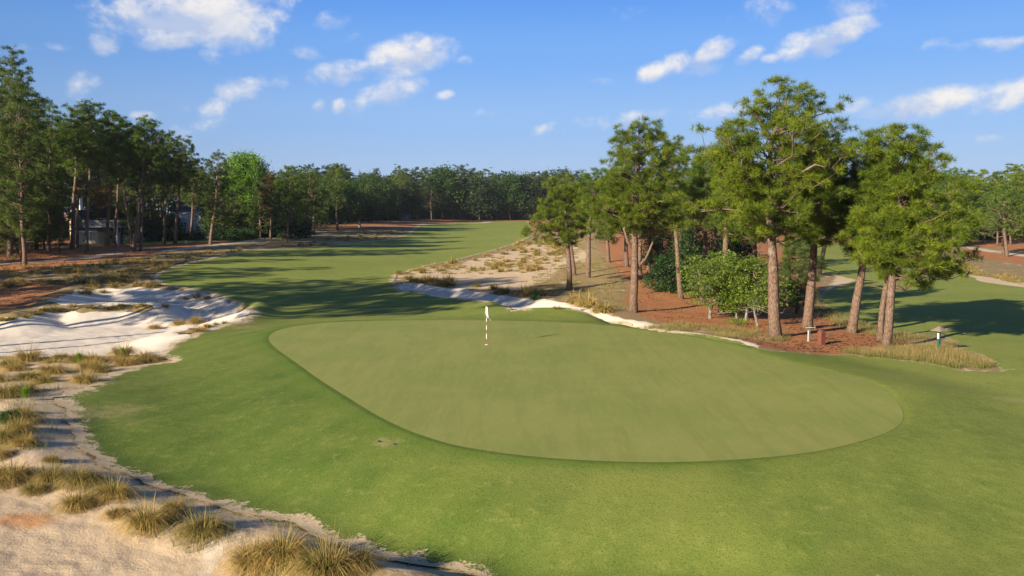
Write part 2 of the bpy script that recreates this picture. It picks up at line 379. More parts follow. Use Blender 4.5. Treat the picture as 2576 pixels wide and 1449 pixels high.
def mat_turf(name, a, b, dark, pale):
    k = NT(name)
    t = k.sep(k.attr('turf').outputs['Color'])        # r edge distance, g dry, b lush
    n1 = k.noise(.33, 5, .6); n2 = k.noise(2.3, 5, .65); n3 = k.noise(11., 5, .75); n0 = k.noise(.06, 3, .5)
    c = k.mix(k.ramp(n3, .25, .75), a, b)
    c = k.mix(k.ramp(n1, .42, .62, 0, .75), c, dark)
    c = k.mix(k.ramp(n0, .42, .62, 0, .5), c, pale)
    c = k.mix(k.ramp(n2, .54, .72, 0, .6), c, pale)
    c = k.mix(k.ramp(k.m2('ADD', t[2], k.m2('MULTIPLY_ADD', n2, .5, -.25)), .25, .8, 0, .85), c, k.mix(n3, (.076, .140, .015), (.120, .195, .026)))
    dn = k.m2('ADD', t[1], k.m2('MULTIPLY_ADD', k.m2('ADD', n2, k.m2('ADD', n3, n1)), .95, -1.45))
    c = k.mix(k.ramp(dn, .3, .7, 0, .85), c, (.30, .25, .115))
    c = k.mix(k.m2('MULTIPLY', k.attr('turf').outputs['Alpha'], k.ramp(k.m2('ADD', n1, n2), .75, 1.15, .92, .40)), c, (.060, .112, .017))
    c = k.mix(k.m2('MULTIPLY', k.attr('cut').outputs['Fac'], k.ramp(n2, .3, .7, .45, .8)), c, (.245, .285, .058))
    # grain of single clumps
    c = k.mix(k.ramp(k.noise(30., 3, .7), .52, .72, 0, .75), c, pale)
    c = k.mix(k.ramp(k.noise(22., 4, .7), .50, .66, 0, .75), c, tuple(v * .55 for v in dark))
    # thin turf over sand at its edge
    en = k.m2('ADD', t[0], k.m2('MULTIPLY_ADD', k.m2('ADD', n2, n3), 1.0, -1.0))
    c = k.mix(k.ramp(en, .22, .34, 1, 0), c, (.52, .405, .27))
    # faint mowing lines
    w = k.n('ShaderNodeTexWave', wave_type='BANDS', bands_direction='X', ins={'Vector': k.scaled((1, 1, 1), .5), 'Scale': .16, 'Distortion': 2.0, 'Detail': 1.5}).outputs['Fac']
    c = k.mix(k.m2('MULTIPLY', w, .10), c, pale)
    h = k.m2('MULTIPLY_ADD', n3, .7, n2)
    return k.out(c, .9, k.bump(h, .5, .05), .12)
def mat_green():
    k = NT('putting_green_grass')
    n1 = k.noise(.18, 4, .6); n2 = k.noise(1.1, 5, .65, k.scaled((1, .35, 1), -.5)); n3 = k.noise(19., 4, .7)
    c = k.mix(n3, (.212, .228, .060), (.250, .262, .074))
    c = k.mix(k.ramp(n1, .42, .60, 0, .7), c, (.178, .218, .050))
    c = k.mix(k.ramp(n2, .50, .68, 0, .45), c, (.236, .222, .066))
    w = k.n('ShaderNodeTexWave', wave_type='BANDS', bands_direction='X', ins={'Vector': k.scaled((1, 1, 1), .62), 'Scale': .34, 'Distortion': 1.2, 'Detail': 2.0}).outputs['Fac']
    c = k.mix(k.m2('MULTIPLY', w, .26), c, (.190, .238, .062))
    c = k.mix(k.ramp(k.noise(6., 5, .7), .52, .72, 0, .35), c, (.150, .190, .042))
    c = k.mix(k.ramp(k.noise(28., 3, .7), .56, .74, 0, .5), c, (.30, .285, .11))
    st = k.noise(1.5, 4, .6, k.scaled((1, .10, 1), -.75)); sf = k.noise(5.5, 3, .6, k.scaled((1, .14, 1), -.75))
    c = k.mix(k.ramp(st, .45, .62, 0, .34), c, (.166, .192, .046)); c = k.mix(k.ramp(sf, .5, .66, 0, .35), c, (.262, .262, .082))
    return k.out(c, .85, k.bump(k.m2('MULTIPLY_ADD', n3, .3, n2), .2, .03), .15)
def mat_path():
    k = NT('sandy_path'); n3 = k.noise(9., 5, .7); n1 = k.noise(.8, 4)
    c = k.mix(n3, (.40, .34, .27), (.55, .48, .39)); c = k.mix(k.ramp(n1, .5, .7, 0, .4), c, (.36, .27, .19))
    return k.out(c, .95, k.bump(n3, .3, .04), .1)

# ---------------------------------------------------------------- the ground sheets
ang = np.radians(np.concatenate([np.arange(-78, -36, 1.2), np.arange(-36, 36.01, .15), np.arange(37.2, 79, 1.2)]))
rad = np.concatenate([11.5 * 1.0046 ** np.arange(0, 512), 11.5 * 1.0046 ** 511 * 1.011 ** np.arange(1, 160)])
rad = np.concatenate([rad, rad[-1] * 1.07 ** np.arange(1, 36)])
GA, GR = np.meshgrid(ang, rad)
GX = (np.sin(GA) * GR).ravel(); GY = (np.cos(GA) * GR).ravel(); RR = GR.ravel()
NA, NR = len(ang), len(rad)
GZ = zf(GX, GY)
# small unevenness of the wild ground, footprints in the sand
d_t = np.minimum(sdf_far(Pt, GX, GY, 25.), sdf_far(Pt2, GX, GY, 25.))
d_g = sdf_far(Pg, GX, GY, 12.)
d_L, d_U, d_R = (sdf_far(P, GX, GY, 12.) for P in (PL, PU, PR))
GZ = GZ + sst(0, 1.5, d_t) * (.10 * (fbm(GX / 1.3, GY / 1.3, 21) - .5) + .05 * (fbm(GX / .35, GY / .35, 5, 2) - .5)) * sst(200, 60, RR)
GZ = GZ + .07 * (fbm(GX / 3.1, GY / 3.1, 31, 3) - .5) * sst(1, 4, d_g) * sst(400, 100, RR)
ii = (np.arange(NR - 1)[:, None] * NA + np.arange(NA - 1)[None]).ravel()
CELLS = np.stack([ii, ii + 1, ii + NA + 1, ii + NA], -1)
def sheet(name, s, lift, mat, attrs=None):
    """the part of the terrain where s > 0, its rim cut along s = 0"""
    S = s[CELLS]; full = (S > 0).all(1); part = (S > 0).any(1) & ~full
    used = np.zeros(len(s), bool); used[CELLS[full].ravel()] = True
    V = [np.stack([GX, GY, GZ + lift + RR * .00012], -1)]
    extraV = []; extraI = {}; polys = {3: [], 4: [], 5: []}
    A = {k: [v] for k, v in (attrs or {}).items()}; exA = []
    def cut(a, b):
        key = (a, b) if a < b else (b, a)
        if key not in extraI:
            a, b = key; t = s[a] / (s[a] - s[b])
            extraI[key] = len(s) + len(extraV)
            extraV.append((a, b, t))
        return extraI[key]
    for c in CELLS[part]:
        q = []
        for i in range(4):
            a, b = int(c[i]), int(c[(i + 1) % 4])
            if s[a] > 0: q.append(a)
            if (s[a] > 0) != (s[b] > 0): q.append(cut(a, b))
        if 3 <= len(q) <= 5: polys[len(q)].append(q)
        elif len(q) == 6: polys[3].append(q[:3]); polys[4].append([q[0]] + q[2:5]); polys[3].append([q[0], q[4], q[5]])
    base = V[0]
    if extraV:
        ia = np.array([e[0] for e in extraV]); ib = np.array([e[1] for e in extraV]); t = np.array([e[2] for e in extraV])
        allV = np.concatenate([base, base[ia] * (1 - t[:, None]) + base[ib] * t[:, None]])
        for k in A:
            v = A[k][0]; tt = t[:, None] if v.ndim > 1 else t
            A[k] = np.concatenate([v, v[ia] * (1 - tt) + v[ib] * tt])
    else:
        allV = base
        for k in A: A[k] = A[k][0]
    faces = [CELLS[full]] + [np.array(polys[k]).reshape(-1, k) for k in polys]
    keep = np.zeros(len(allV), bool)
    for f in faces:
        if len(f): keep[f.ravel()] = True
    re = np.cumsum(keep) - 1
    me = mesh_np(name, allV[keep], [re[f][:, ::-1] for f in faces if len(f)], mat, {k: v[keep] for k, v in A.items()}, True)
    return obj(name, me)
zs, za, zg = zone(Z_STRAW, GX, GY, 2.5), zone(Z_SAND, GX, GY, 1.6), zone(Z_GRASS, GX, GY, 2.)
zs = np.maximum(zs, .62 * sst(175, 260, RR)); zs = np.where(RR > 230, np.minimum(zs, .62), zs)  # far straw held to the darker litter mix, imitating shade under the treeline
za = np.maximum(za, .56 * (1 - sst(.0, .8, np.abs(sdf_far(Pt, GX, GY, 25.)))) * sst(140, 60, RR) * (GX < 12))
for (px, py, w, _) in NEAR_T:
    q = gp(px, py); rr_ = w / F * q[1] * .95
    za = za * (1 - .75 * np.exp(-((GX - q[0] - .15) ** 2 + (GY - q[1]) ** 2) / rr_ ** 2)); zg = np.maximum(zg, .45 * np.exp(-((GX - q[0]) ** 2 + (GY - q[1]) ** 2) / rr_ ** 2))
clay = np.exp(-(((GX - gp(55, 1310)[0]) / 1.1) ** 2 + ((GY - gp(55, 1310)[1]) / .7) ** 2)) + .9 * np.exp(-(((GX - gp(1222, 638)[0]) / 2.4) ** 2 + ((GY - gp(1222, 638)[1]) / 3.) ** 2))
rk = zone([gpoly([(-200,1500),(-200,1330),(120,1345),(330,1400),(420,1449),(460,1500)])], GX, GY, .6)
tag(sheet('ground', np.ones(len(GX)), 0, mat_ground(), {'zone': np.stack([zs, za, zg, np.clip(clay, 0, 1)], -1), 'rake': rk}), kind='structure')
edge_n = (fbm(GX * 1.1, GY * 1.1, 41, 4) - .5) * 1.1 * sst(1.5, 8, d_g)
s_turf = -sdf_far(Pt, GX, GY, 25.) + edge_n
dry = np.zeros(len(GX))
for (px, py, rx, ry, a) in ((290,1040,1.6,1.3,1.0),(330,1065,1.0,.7,.9),(985,1118,.8,.6,.62),(950,1112,.6,.5,.6),(1150,1180,3,1.5,.35),(700,1250,3,2.5,.3),(480,1010,3,2.,.3),(1290,600,8,22,.35),(1060,680,6,5,.55),(820,690,10,3,.25),(600,822,4,2,.5),(1400,1185,6,1.2,.25),(2400,965,6,2.,.35),(2550,1010,1.5,.6,1.0),(1900,1240,6,3,.25),(1220,836,.1,.1,0),(1395,825,1.2,1.2,.4),(640,1000,1.5,1.,.3)):
    g = gp(px, py); dry = np.maximum(dry, a * np.exp(-((GX - g[0]) / rx) ** 2 - ((GY - g[1]) / ry) ** 2))
lush = np.exp(-np.maximum(d_g, 0) / 1.3) * sst(8, -6, GX + .25 * (GY - 40)) * sst(64, 50, GY) + .5 * np.exp(-np.maximum(d_g, 0) / .5) * sst(62, 52, GY)
lush = np.maximum(lush, .55 * np.exp(-((GX - gp(1780,865)[0]) / 3.5) ** 2 - ((GY - gp(1780,865)[1]) / 3.) ** 2))
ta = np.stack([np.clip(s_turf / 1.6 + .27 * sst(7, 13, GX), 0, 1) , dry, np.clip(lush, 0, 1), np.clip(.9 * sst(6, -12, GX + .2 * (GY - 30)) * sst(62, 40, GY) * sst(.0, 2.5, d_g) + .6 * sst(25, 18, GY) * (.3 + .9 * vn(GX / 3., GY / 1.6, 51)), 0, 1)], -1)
M_turf = mat_turf('fairway_grass', (.092, .146, .020), (.166, .208, .038), (.054, .108, .015), (.245, .252, .064))
cut = np.maximum(sst(58, 78, GY), .75 * sst(3, 17, GX - .1 * (GY - 30))); cut2 = np.maximum(cut, .9)  # mown tone; rightward brightening put into the colour where the sun is weak
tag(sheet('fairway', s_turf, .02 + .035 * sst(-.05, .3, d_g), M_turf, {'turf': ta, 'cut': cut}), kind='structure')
s2 = -sdf_far(Pt2, GX, GY, 25.) + edge_n
tag(sheet('fairway', np.where(s_turf > .3, -1., s2), .015, M_turf, {'turf': np.stack([np.clip(.27 + np.maximum(s2, s_turf) / 1.6, 0, 1), dry, 0 * dry, 0 * dry], -1), 'cut': cut2}), kind='structure')
s3 = -sdf_far(Pl, GX, GY, 25.) + edge_n
tag(sheet('lawn', s3, .02, M_turf, {'turf': np.stack([np.clip(s3, 0, 1), 0 * dry, 0 * dry, 0 * dry], -1)}), kind='structure')
tag(sheet('putting_green', -d_g, .034, mat_green()), kind='structure')
M_sand = mat_sand()
eb = (fbm(GX * .9, GY * .9, 61, 4) - .5) * 1.2
sLU = np.maximum(-d_L, -d_U) + eb
tag(sheet('bunker_sand', sLU, .010, M_sand), kind='structure')
tag(sheet('bunker_sand', -d_R + eb * .8, .008, M_sand), kind='structure')
def strip(name, pts, w, lift, mat):
    p = np.array(pts, float); g = ground(p[:, 0], p[:, 1])[:, :2]
    d = np.full(len(GX), 1e9)
    for a, b in zip(g[:-1], g[1:]):
        e = b - a; t = np.clip(((GX - a[0]) * e[0] + (GY - a[1]) * e[1]) / (e @ e + 1e-9), 0, 1)
        d = np.minimum(d, np.hypot(GX - a[0] - t * e[0], GY - a[1] - t * e[1]))
    return tag(sheet(name, w - d + .5 * (fbm(GX, GY, 77) - .5), lift, mat), kind='structure')
M_path = mat_path()
strip('path', [(-120,668),(0,664),(43,661.5),(83,660),(156,655),(226,648),(278,640),(321,635),(368,633.5),(440,629.5),(497,622),(531,619),(565,615),(616,610),(676,600.5),(702,593.6),(715,586),(736,582.5),(830,577)], 1.35, .03, M_path)
strip('path', [(2380,614),(2418,620),(2472,629.6),(2524,637),(2576,644),(2700,655)], 1.5, .03, M_path)
strip('path', [(1040,566.5),(1115,564),(1177,563),(1216,561.5),(1236,558.5)], 1.6, .09, M_path)
# ---------------------------------------------------------------- foliage and bark
def mat_leaf(name, dark, light, trans=.35, rough=.55, warm=None):
    k = NT(name)
    t = k.attr('tint').outputs['Fac']
    c = k.mix(t, dark, light)
    if warm: c = k.mix(k.ramp(t, .86, .97), c, warm)
    d = k.n('ShaderNodeBsdfPrincipled', ins={'Base Color': c, 'Roughness': rough, 'Specular IOR Level': .25})
    tr = k.n('ShaderNodeBsdfTranslucent', ins={'Color': k.mix(.5, c, light)})
    mx = k.n('ShaderNodeMixShader', ins={0: trans, 1: d, 2: tr})
    o = k.n('ShaderNodeOutputMaterial'); k.t.links.new(mx.outputs[0], o.inputs[0])
    return k.m
def mat_bark(name, a, b, c_):
    k = NT(name)
    n = k.n('ShaderNodeTexVoronoi', feature='DISTANCE_TO_EDGE', ins={'Vector': k.scaled((1, 1, .38)), 'Scale': 7.0}).outputs['Distance']
    f = k.noise(5., 5, .65); g = k.noise(1.1, 3)
    c = k.mix(f, a, b); c = k.mix(k.ramp(n, .0, .12, .75, 0), c, tuple(v * .4 for v in a)); c = k.mix(k.ramp(f, .6, .75, 0, .5), c, c_)
    c = k.mix(k.ramp(g, .55, .7, 0, .4), c, (.30, .28, .25))
    return k.out(c, .9, k.bump(k.m2('ADD', n, f), .8, .05), .1)
M_pine = mat_leaf('pine_needles', (.036, .086, .010), (.165, .250, .026), .38)
M_pine_y = mat_leaf('pine_needles_yellow_green', (.050, .098, .008), (.228, .285, .020), .40)
M_pine_d = mat_leaf('pine_needles_dark', (.034, .074, .015), (.160, .220, .034), .38)
M_far = mat_leaf('distant_needles_haze_toned', (.014, .036, .014), (.050, .082, .026), .2)  # far foliage: lighting and haze put into a dark bluish colour
M_broad = mat_leaf('broad_leaves', (.075, .17, .012), (.20, .36, .030), .45)
M_broad_m = mat_leaf('broad_leaves_mid_green', (.022, .060, .012), (.075, .135, .028), .35)
M_dog = mat_leaf('dogwood_leaves', (.11, .18, .02), (.26, .35, .06), .42)
M_dark = mat_leaf('dark_glossy_leaves', (.010, .034, .006), (.040, .092, .018), .2, .4)
M_rust = mat_leaf('bronze_needles', (.07, .055, .012), (.16, .115, .03), .3)
M_bark = mat_bark('pine_bark', (.115, .076, .055), (.235, .160, .118), (.30, .17, .11))
M_bark_g = mat_bark('grey_bark', (.15, .135, .115), (.30, .275, .24), (.36, .33, .28))

def norm(a): return a / (np.linalg.norm(a, axis=-1, keepdims=True) + 1e-9)
def needles(r, P, D, tint, nper, L, w, spread=1.0):
    """tufts of narrow needles that burst out of each point"""
    n = len(P)
    U = norm(r.normal(size=(n, nper, 3)))
    d = norm(D[:, None] * .75 + U * spread)
    l = L * r.uniform(.65, 1.1, (n, nper, 1))
    s = norm(np.cross(d, r.normal(size=(n, nper, 3)))) * w * .5
    p = P[:, None] + d * .03
    V = np.stack([p - s + d * l * .1, p + s + d * l * .1, p + d * l], 2).reshape(-1, 3)
    T = np.arange(len(V)).reshape(-1, 3)
    tt = np.repeat(np.clip(tint[:, None] + r.normal(0, .08, (n, nper)), 0, 1).ravel(), 3)
    return V, T, tt
def leaves(r, P, tint, nper, rad, size, flat=.0, squash=1.0):
    n = len(P)
    off = r.normal(size=(n, nper, 3)) * rad * .5; off[..., 2] *= squash
    c = (P[:, None] + off).reshape(-1, 3)
    nr = norm(r.normal(size=c.shape) + np.array([0, 0, flat]))
    a = norm(np.cross(nr, r.normal(size=c.shape))); b = np.cross(nr, a)
    s = size * r.uniform(.6, 1.2, (len(c), 1))
    V = np.stack([c - a * s, c + b * s * .55, c + a * s, c - b * s * .55], 1).reshape(-1, 3)
    tt = np.repeat(np.clip(np.repeat(tint, nper) + r.normal(0, .12, len(c)), 0, 1), 4)
    return V, np.arange(len(V)).reshape(-1, 4), tt

def grow(seed, H, trunk, r0, rows, nb, kind='pine', tuft=5, nper=24, L=.40, w=.028, limbs=(), dead=5, sub=1.0, sides=9, crown_mat=None, bark=None, pad=1.0):
    """trunk: (z, x, y); rows: (z, left, right) of the crown's outline. Returns trunk mesh, crown mesh (base at the origin)."""
    r = np.random.default_rng(seed)
    tr = np.array(trunk, float); zz = np.linspace(0, tr[-1, 0], 16)
    tx = np.interp(zz, tr[:, 0], tr[:, 1]) + .06 * np.sin(zz * .7 + seed); ty = np.interp(zz, tr[:, 0], tr[:, 2]) + .06 * np.cos(zz * .6 + seed)
    tx[0] = tr[0, 1]; ty[0] = tr[0, 2]
    rad = r0 * (1 - .92 * (zz / zz[-1]) ** 1.25); rad[0] *= 1.28
    zz = zz.copy(); zz[0] = -.25
    m = MB(); m.tube(np.stack([tx, ty, zz], -1), rad, sides)
    rw = np.array(rows, float); rw = rw[np.argsort(rw[:, 0])]
    zc = np.linspace(rw[0, 0], rw[-1, 0], 200)
    Lf = np.interp(zc, rw[:, 0], rw[:, 1]); Rt = np.interp(zc, rw[:, 0], rw[:, 2])
    wgt = np.cumsum(np.maximum(Rt - Lf, .3) ** 1.05 * (1 + .5 * np.linspace(0, 1, 200) ** 2)); wgt /= wgt[-1]
    tops, dirs, tints = [], [], []
    for lp, lr in limbs:
        m.tube(np.array(lp, float), lr, max(5, sides - 3))
    for k in range(nb):
        u = (k + r.uniform(.1, .9)) / nb
        ze = np.interp(u, wgt, zc); i = np.searchsorted(zc, ze).clip(0, 199)
        f = (ze - zc[0]) / (zc[-1] - zc[0] + 1e-6)
        az = k * 2.39996 + r.uniform(-.5, .5); ca, sa = math.cos(az), math.sin(az)
        cx = np.interp(min(ze, zz[-1]), zz, tx); cy = np.interp(min(ze, zz[-1]), zz, ty)
        Rx = max((Rt[i] - cx) if ca > 0 else (cx - Lf[i]), .25); Ry = max((Rt[i] - Lf[i]) * .47, .25)
        R = 1 / math.sqrt((ca / Rx) ** 2 + (sa / Ry) ** 2)
        R *= max(.62 + .62 * float(vn(az * .9 + seed, ze * .45 + seed * 3, seed)), .35 + .62 * f) if kind != 'broad' else 1.0
        rho = R * (.42 + .60 * math.sqrt(r.uniform()))
        slope = (.10 + .75 * f ** 1.5) if kind == 'pine' else (.35 + .6 * f)
        if kind == 'layer': slope = .25
        zs_ = max(ze - rho * slope - r.uniform(0, .5), zc[0] * .8 - .3, .6); zs_ = min(zs_, zz[-1] * .985)
        p0 = np.array([np.interp(zs_, zz, tx), np.interp(zs_, zz, ty), zs_])
        p3 = np.array([cx + ca * rho, cy + sa * rho, ze])
        t = np.linspace(0, 1, 6)[:, None]
        sag = np.array([0, 0, -.10 * rho * (1 - f)])
        P = p0 * (1 - t) + p3 * t + 4 * t * (1 - t) * sag * .6 + np.concatenate([[[0, 0, 0]], r.normal(0, .05 * rho, (4, 3)), [[0, 0, 0]]])
        rb = min(.018 + .014 * rho, np.interp(zs_, zz, rad) * .6) * (1.15 if kind != 'pine' else 1)
        m.tube(P, rb * (1 - .75 * t[:, 0]), 5 if sides > 6 else 4, False)
        bt = r.uniform(-.30, .30)
        ntw = max(2, int((2.5 + rho * 1.55) * sub))
        out = norm(P[-1] - P[0])
        for q in range(ntw):
            fr = 1.0 if q == 0 else r.uniform(.38, 1.0)
            b0 = np.array([np.interp(fr, t[:, 0], P[:, c]) for c in range(3)])
            dv = norm(out * .8 + r.normal(0, .75, 3) * np.array([1, 1, .55]) + np.array([0, 0, .30]))
            ln = (.25 + .20 * rho * (1.15 - fr * .5)) * r.uniform(.6, 1.2) * pad
            e = b0 + dv * ln
            if sides > 6: m.tube(np.stack([b0, b0 * .4 + e * .6 + r.normal(0, .04, 3), e]), [rb * .32, rb * .25, .008], 3, False)
            nt = tuft
            o = r.normal(size=(nt, 3)) * np.array([.22, .22, .10]) * pad * (.6 + .08 * rho) * (np.array([1.5, 1.5, .35]) if kind == 'layer' else 1)
            pos = e + o; pos[0] = e
            tops.append(pos); dirs.append(norm(norm(o + 1e-3) * .5 + dv * .6 + np.array([0, 0, .45])))
            tints.append(np.clip(.45 + bt + r.normal(0, .2, nt), 0, 1))
    if kind == 'pine':       # the leading shoot
        tp = np.array([tx[-1], ty[-1], zz[-1]]); pos = tp + r.normal(size=(12, 3)) * np.array([.3, .3, .3]); tops.append(pos); dirs.append(np.tile([[0, 0, 1.]], (12, 1))); tints.append(r.uniform(.3, .8, 12))
    for q in range(dead):       # bare grey snags under the crown
        zs_ = r.uniform(zc[0] * .72, zc[0] + .35 * (zc[-1] - zc[0])); az = r.uniform(0, 6.28); ln = r.uniform(.8, 2.3)
        p0 = np.array([np.interp(zs_, zz, tx), np.interp(zs_, zz, ty), zs_])
        e = p0 + ln * np.array([math.cos(az), math.sin(az), r.uniform(-.3, .35)])
        m.tube(np.stack([p0, (p0 + e) / 2 + r.normal(0, .12, 3), e, e + r.normal(0, .3, 3)]), [.045, .03, .018, .006], 4, False)
    P = np.concatenate(tops); D = np.concatenate(dirs); T = np.concatenate(tints)
    me_t = m.mesh('trunk', bark or M_bark, True)
    if kind == 'pine': V, Fc, tt = needles(r, P, D, T, nper, L, w)
    elif kind == 'layer': V, Fc, tt = leaves(r, P, T, nper, L, w, 2.2, .28)
    else: V, Fc, tt = leaves(r, P, T, nper, L, w, .4)
    me_c = mesh_np('crown', V, [Fc], crown_mat or M_pine, {'tint': tt})
    return me_t, me_c
def plant(name, loc, meshes, label, cat, group=None, rz=0.0, sc=1.0, parts=('trunk', 'crown')):
    t = tag(empty(name, loc, rz, sc), label, cat, group)
    for n, me in zip(parts, meshes): obj(n, me, t)
    return t

# ---- pines traced one by one: foot of the trunk, line of the trunk and outline of the crown as the photograph shows them
def hero(name, seed, foot, line, rows, width, nb, label, back=0.0, cat='pine tree', **kw):
    g = gp(*foot) if not back else None
    if back:
        d = ray([foot[0]], [foot[1]])[0]; x, y = d[0] / d[1] * back, back
        g = np.array([x, y, float(zf(x, y))])
    dist = g[1]; f0 = ray([foot[0]], [foot[1]])[0]
    def at(px, py):                       # offset from the foot of the tree, in the tree's own plane
        d = ray([px], [py])[0]; return d[0] / d[1] * dist - g[0], HC + d[2] / d[1] * dist - g[2]
    tr = [(0, 0, 0)] + [(at(*p)[1], at(*p)[0], .0) for p in line]
    rs = []
    for (py, xl, xr) in rows:
        ex = .05 * (xr - xl); a, z = at(xl - ex, py); b, _ = at(xr + ex, py); rs.append((z, a, b))
    lim = []
    for pts, r_ in kw.pop('limbs', ()):
        q = [at(*p) for p in pts]; dy = kw.get('limb_dy', .25)
        lim.append(([(a, (i - 1) * dy * (1 if i % 2 else -1) * .5 if i else 0, z) for i, (a, z) in enumerate(q)], np.linspace(r_, r_ * .45, len(q))))
    kw.pop('limb_dy', 0)
    H = tr[-1][0]; nb = int(nb * 1.12)
    ms = grow(seed, H, tr, width / F * dist / 2, rs, nb, limbs=lim, **kw)
    return plant(name, g, ms, label, cat)

HEROES = [
 ('tallest', 11, (1952,850), [(1944,700),(1937,560),(1936,430),(1940,345),(1975,260),(1988,222)],
  [(212,1968,2008),(236,1892,2060),(268,1864,2092),(300,1868,2130),(325,1795,2118),(345,1764,2163),(390,1768,2150),(440,1752,2130),(500,1765,2125),(550,1790,2100),(600,1850,2040)],
  31, 100, 'tallest pine on the right, its thick reddish trunk standing behind the grey post',
  dict(tuft=6, crown_mat=M_pine_y, dead=9, limb_dy=1.0, limbs=[([(1938,350),(1915,310),(1890,285)],.16),([(1940,345),(1975,330),(2050,318)],.15),([(1936,440),(1990,400),(2060,375),(2120,350)],.14),([(1936,470),(1880,430),(1820,380)],.14)])),
 ('forked', 12, (1593,785), [(1596,640),(1598,560),(1602,480),(1605,400),(1608,318)],
  [(306,1588,1630),(335,1545,1680),(370,1540,1700),(410,1535,1705),(430,1560,1690),(455,1510,1715),(490,1495,1725),(530,1485,1725),(560,1500,1715),(590,1560,1700)],
  22, 88, 'forked pine with wishbone limbs, alone on the straw beside the sand path',
  dict(tuft=6, crown_mat=M_pine_y, dead=5, limb_dy=.5, limbs=[([(1597,632),(1578,606),(1568,575),(1585,535)],.15),([(1600,612),(1640,585),(1650,540),(1656,500)],.15),([(1601,675),(1625,650),(1645,600),(1700,556)],.13),([(1650,562),(1690,552),(1720,545)],.09)])),
 ('small', 13, (1432,730), [(1430,650),(1428,580),(1420,510),(1408,458)],
  [(448,1388,1425),(470,1372,1450),(500,1365,1455),(530,1358,1462),(560,1335,1462),(585,1325,1455),(605,1340,1445),(620,1400,1440)],
  15, 50, 'small flat-topped pine at the left end of the right-hand group, crown over the fairway edge',
  dict(tuft=6, crown_mat=M_pine_y, limbs=[([(1427,560),(1400,548),(1370,560),(1345,580)],.10)], limb_dy=.3)),
 ('small2', 14, (1478,699), [(1482,620),(1486,540),(1495,440)],
  [(428,1470,1528),(455,1455,1540),(490,1450,1548),(530,1455,1540),(570,1462,1530),(595,1465,1512)], 13, 44,
  'slender pine just right of the small flat-topped pine, shadow across the dry grass', dict(tuft=5, crown_mat=M_pine)),
 ('lean', 15, (1445,692), [(1440,640),(1434,590),(1430,520),(1440,470)],
  [(470,1420,1465),(500,1410,1480),(540,1415,1480),(575,1425,1470)], 10, 26,
  'thin pine half hidden behind the small flat-topped pine', dict(tuft=4, crown_mat=M_pine)),
 ('thin', 16, (1714,753), [(1706,650),(1698,580),(1694,480),(1692,365)],
  [(352,1680,1708),(380,1665,1728),(430,1668,1735),(480,1672,1745),(530,1660,1750),(570,1665,1740)], 14, 50,
  'dark thin pine right behind the forked pine, its trunk leaning left', dict(tuft=5, crown_mat=M_pine_d)),
 ('mid', 17, (1767,762), [(1769,680),(1773,590),(1772,480),(1768,400)],
  [(385,1745,1790),(420,1730,1812),(470,1722,1830),(520,1730,1835),(560,1745,1820)], 14, 50,
  'straight pine whose trunk rises out of the left side of the pale dogwoods', dict(tuft=5, crown_mat=M_pine)),
 ('stump', 18, (1815,793), [(1820,700),(1826,600),(1835,480),(1840,370)],
  [(360,1822,1860),(400,1795,1885),(450,1785,1890),(510,1790,1890),(570,1800,1880)], 20, 50,
  'pine with a broad trunk standing in the middle of the pale dogwoods', dict(tuft=5, crown_mat=M_pine)),
 ('thickright', 19, (2030,826), [(2036,740),(2046,650),(2052,580),(2066,480),(2084,350)],
  [(338,2068,2105),(365,2045,2148),(400,2030,2162),(450,2010,2168),(500,2000,2165),(550,2000,2150),(590,2015,2120),(620,2040,2100)],
  25, 84, 'thick pine leaning right, its flared foot behind the rusty box', dict(tuft=5, crown_mat=M_pine, dead=9)),
 ('darklean', 20, (2140,838), [(2152,760),(2168,690),(2178,620),(2185,520),(2190,420)],
  [(405,2172,2205),(440,2140,2222),(490,2120,2235),(540,2110,2240),(590,2105,2245),(630,2120,2225),(655,2150,2200)],
  24, 80, 'shadowed pine with dark blotched leaning trunk, second from the right end', dict(tuft=5, crown_mat=M_pine_d, dead=10)),
 ('right', 21, (2228,874), [(2238,790),(2247,700),(2250,640),(2262,540),(2262,420),(2242,335)],
  [(322,2225,2262),(345,2190,2300),(375,2178,2345),(410,2182,2368),(455,2200,2388),(500,2185,2410),(545,2165,2428),(590,2160,2440),(630,2172,2450),(665,2200,2462),(690,2270,2440),(706,2310,2400)],
  23, 120, 'bushy yellow-green pine at the right end, lowest branches hanging over the fairway',
  dict(tuft=6, crown_mat=M_pine_y, dead=3, limb_dy=.6, limbs=[([(2249,668),(2290,640),(2340,655),(2390,680)],.13),([(2250,640),(2330,600),(2400,620),(2440,655)],.12)])),
 ('twin', 22, (2212,856), [(2222,770),(2236,690),(2240,620),(2230,520),(2225,440)],
  [(430,2205,2245),(470,2190,2270),(520,2180,2290),(570,2165,2290),(620,2170,2280),(650,2190,2265)],
  16, 50, 'thinner pine trunk hugging the left side of the bushy right-end pine', dict(tuft=5, crown_mat=M_pine)),
 ('backa', 23, (1905,775), [(1902,690),(1895,600),(1890,480)], [(450,1870,1910),(500,1855,1935),(560,1850,1940),(610,1865,1925)], 17, 40,
  'orange-barked pine behind the dogwoods, just left of the tallest pine', dict(tuft=5, crown_mat=M_pine)),
 ('backb', 24, (1985,770), [(1982,690),(1978,600),(1985,450)], [(430,1960,2010),(480,1950,2030),(540,1945,2040),(600,1950,2030)], 15, 44,
  'dark pine standing between the tallest pine and the thick leaning pine', dict(tuft=5, crown_mat=M_pine_d)),
]
for (_, seed, foot, line, rows, width, nb, label, kw) in HEROES:
    hero('pine_tree', seed, foot, line, rows, width, nb, label, **kw)
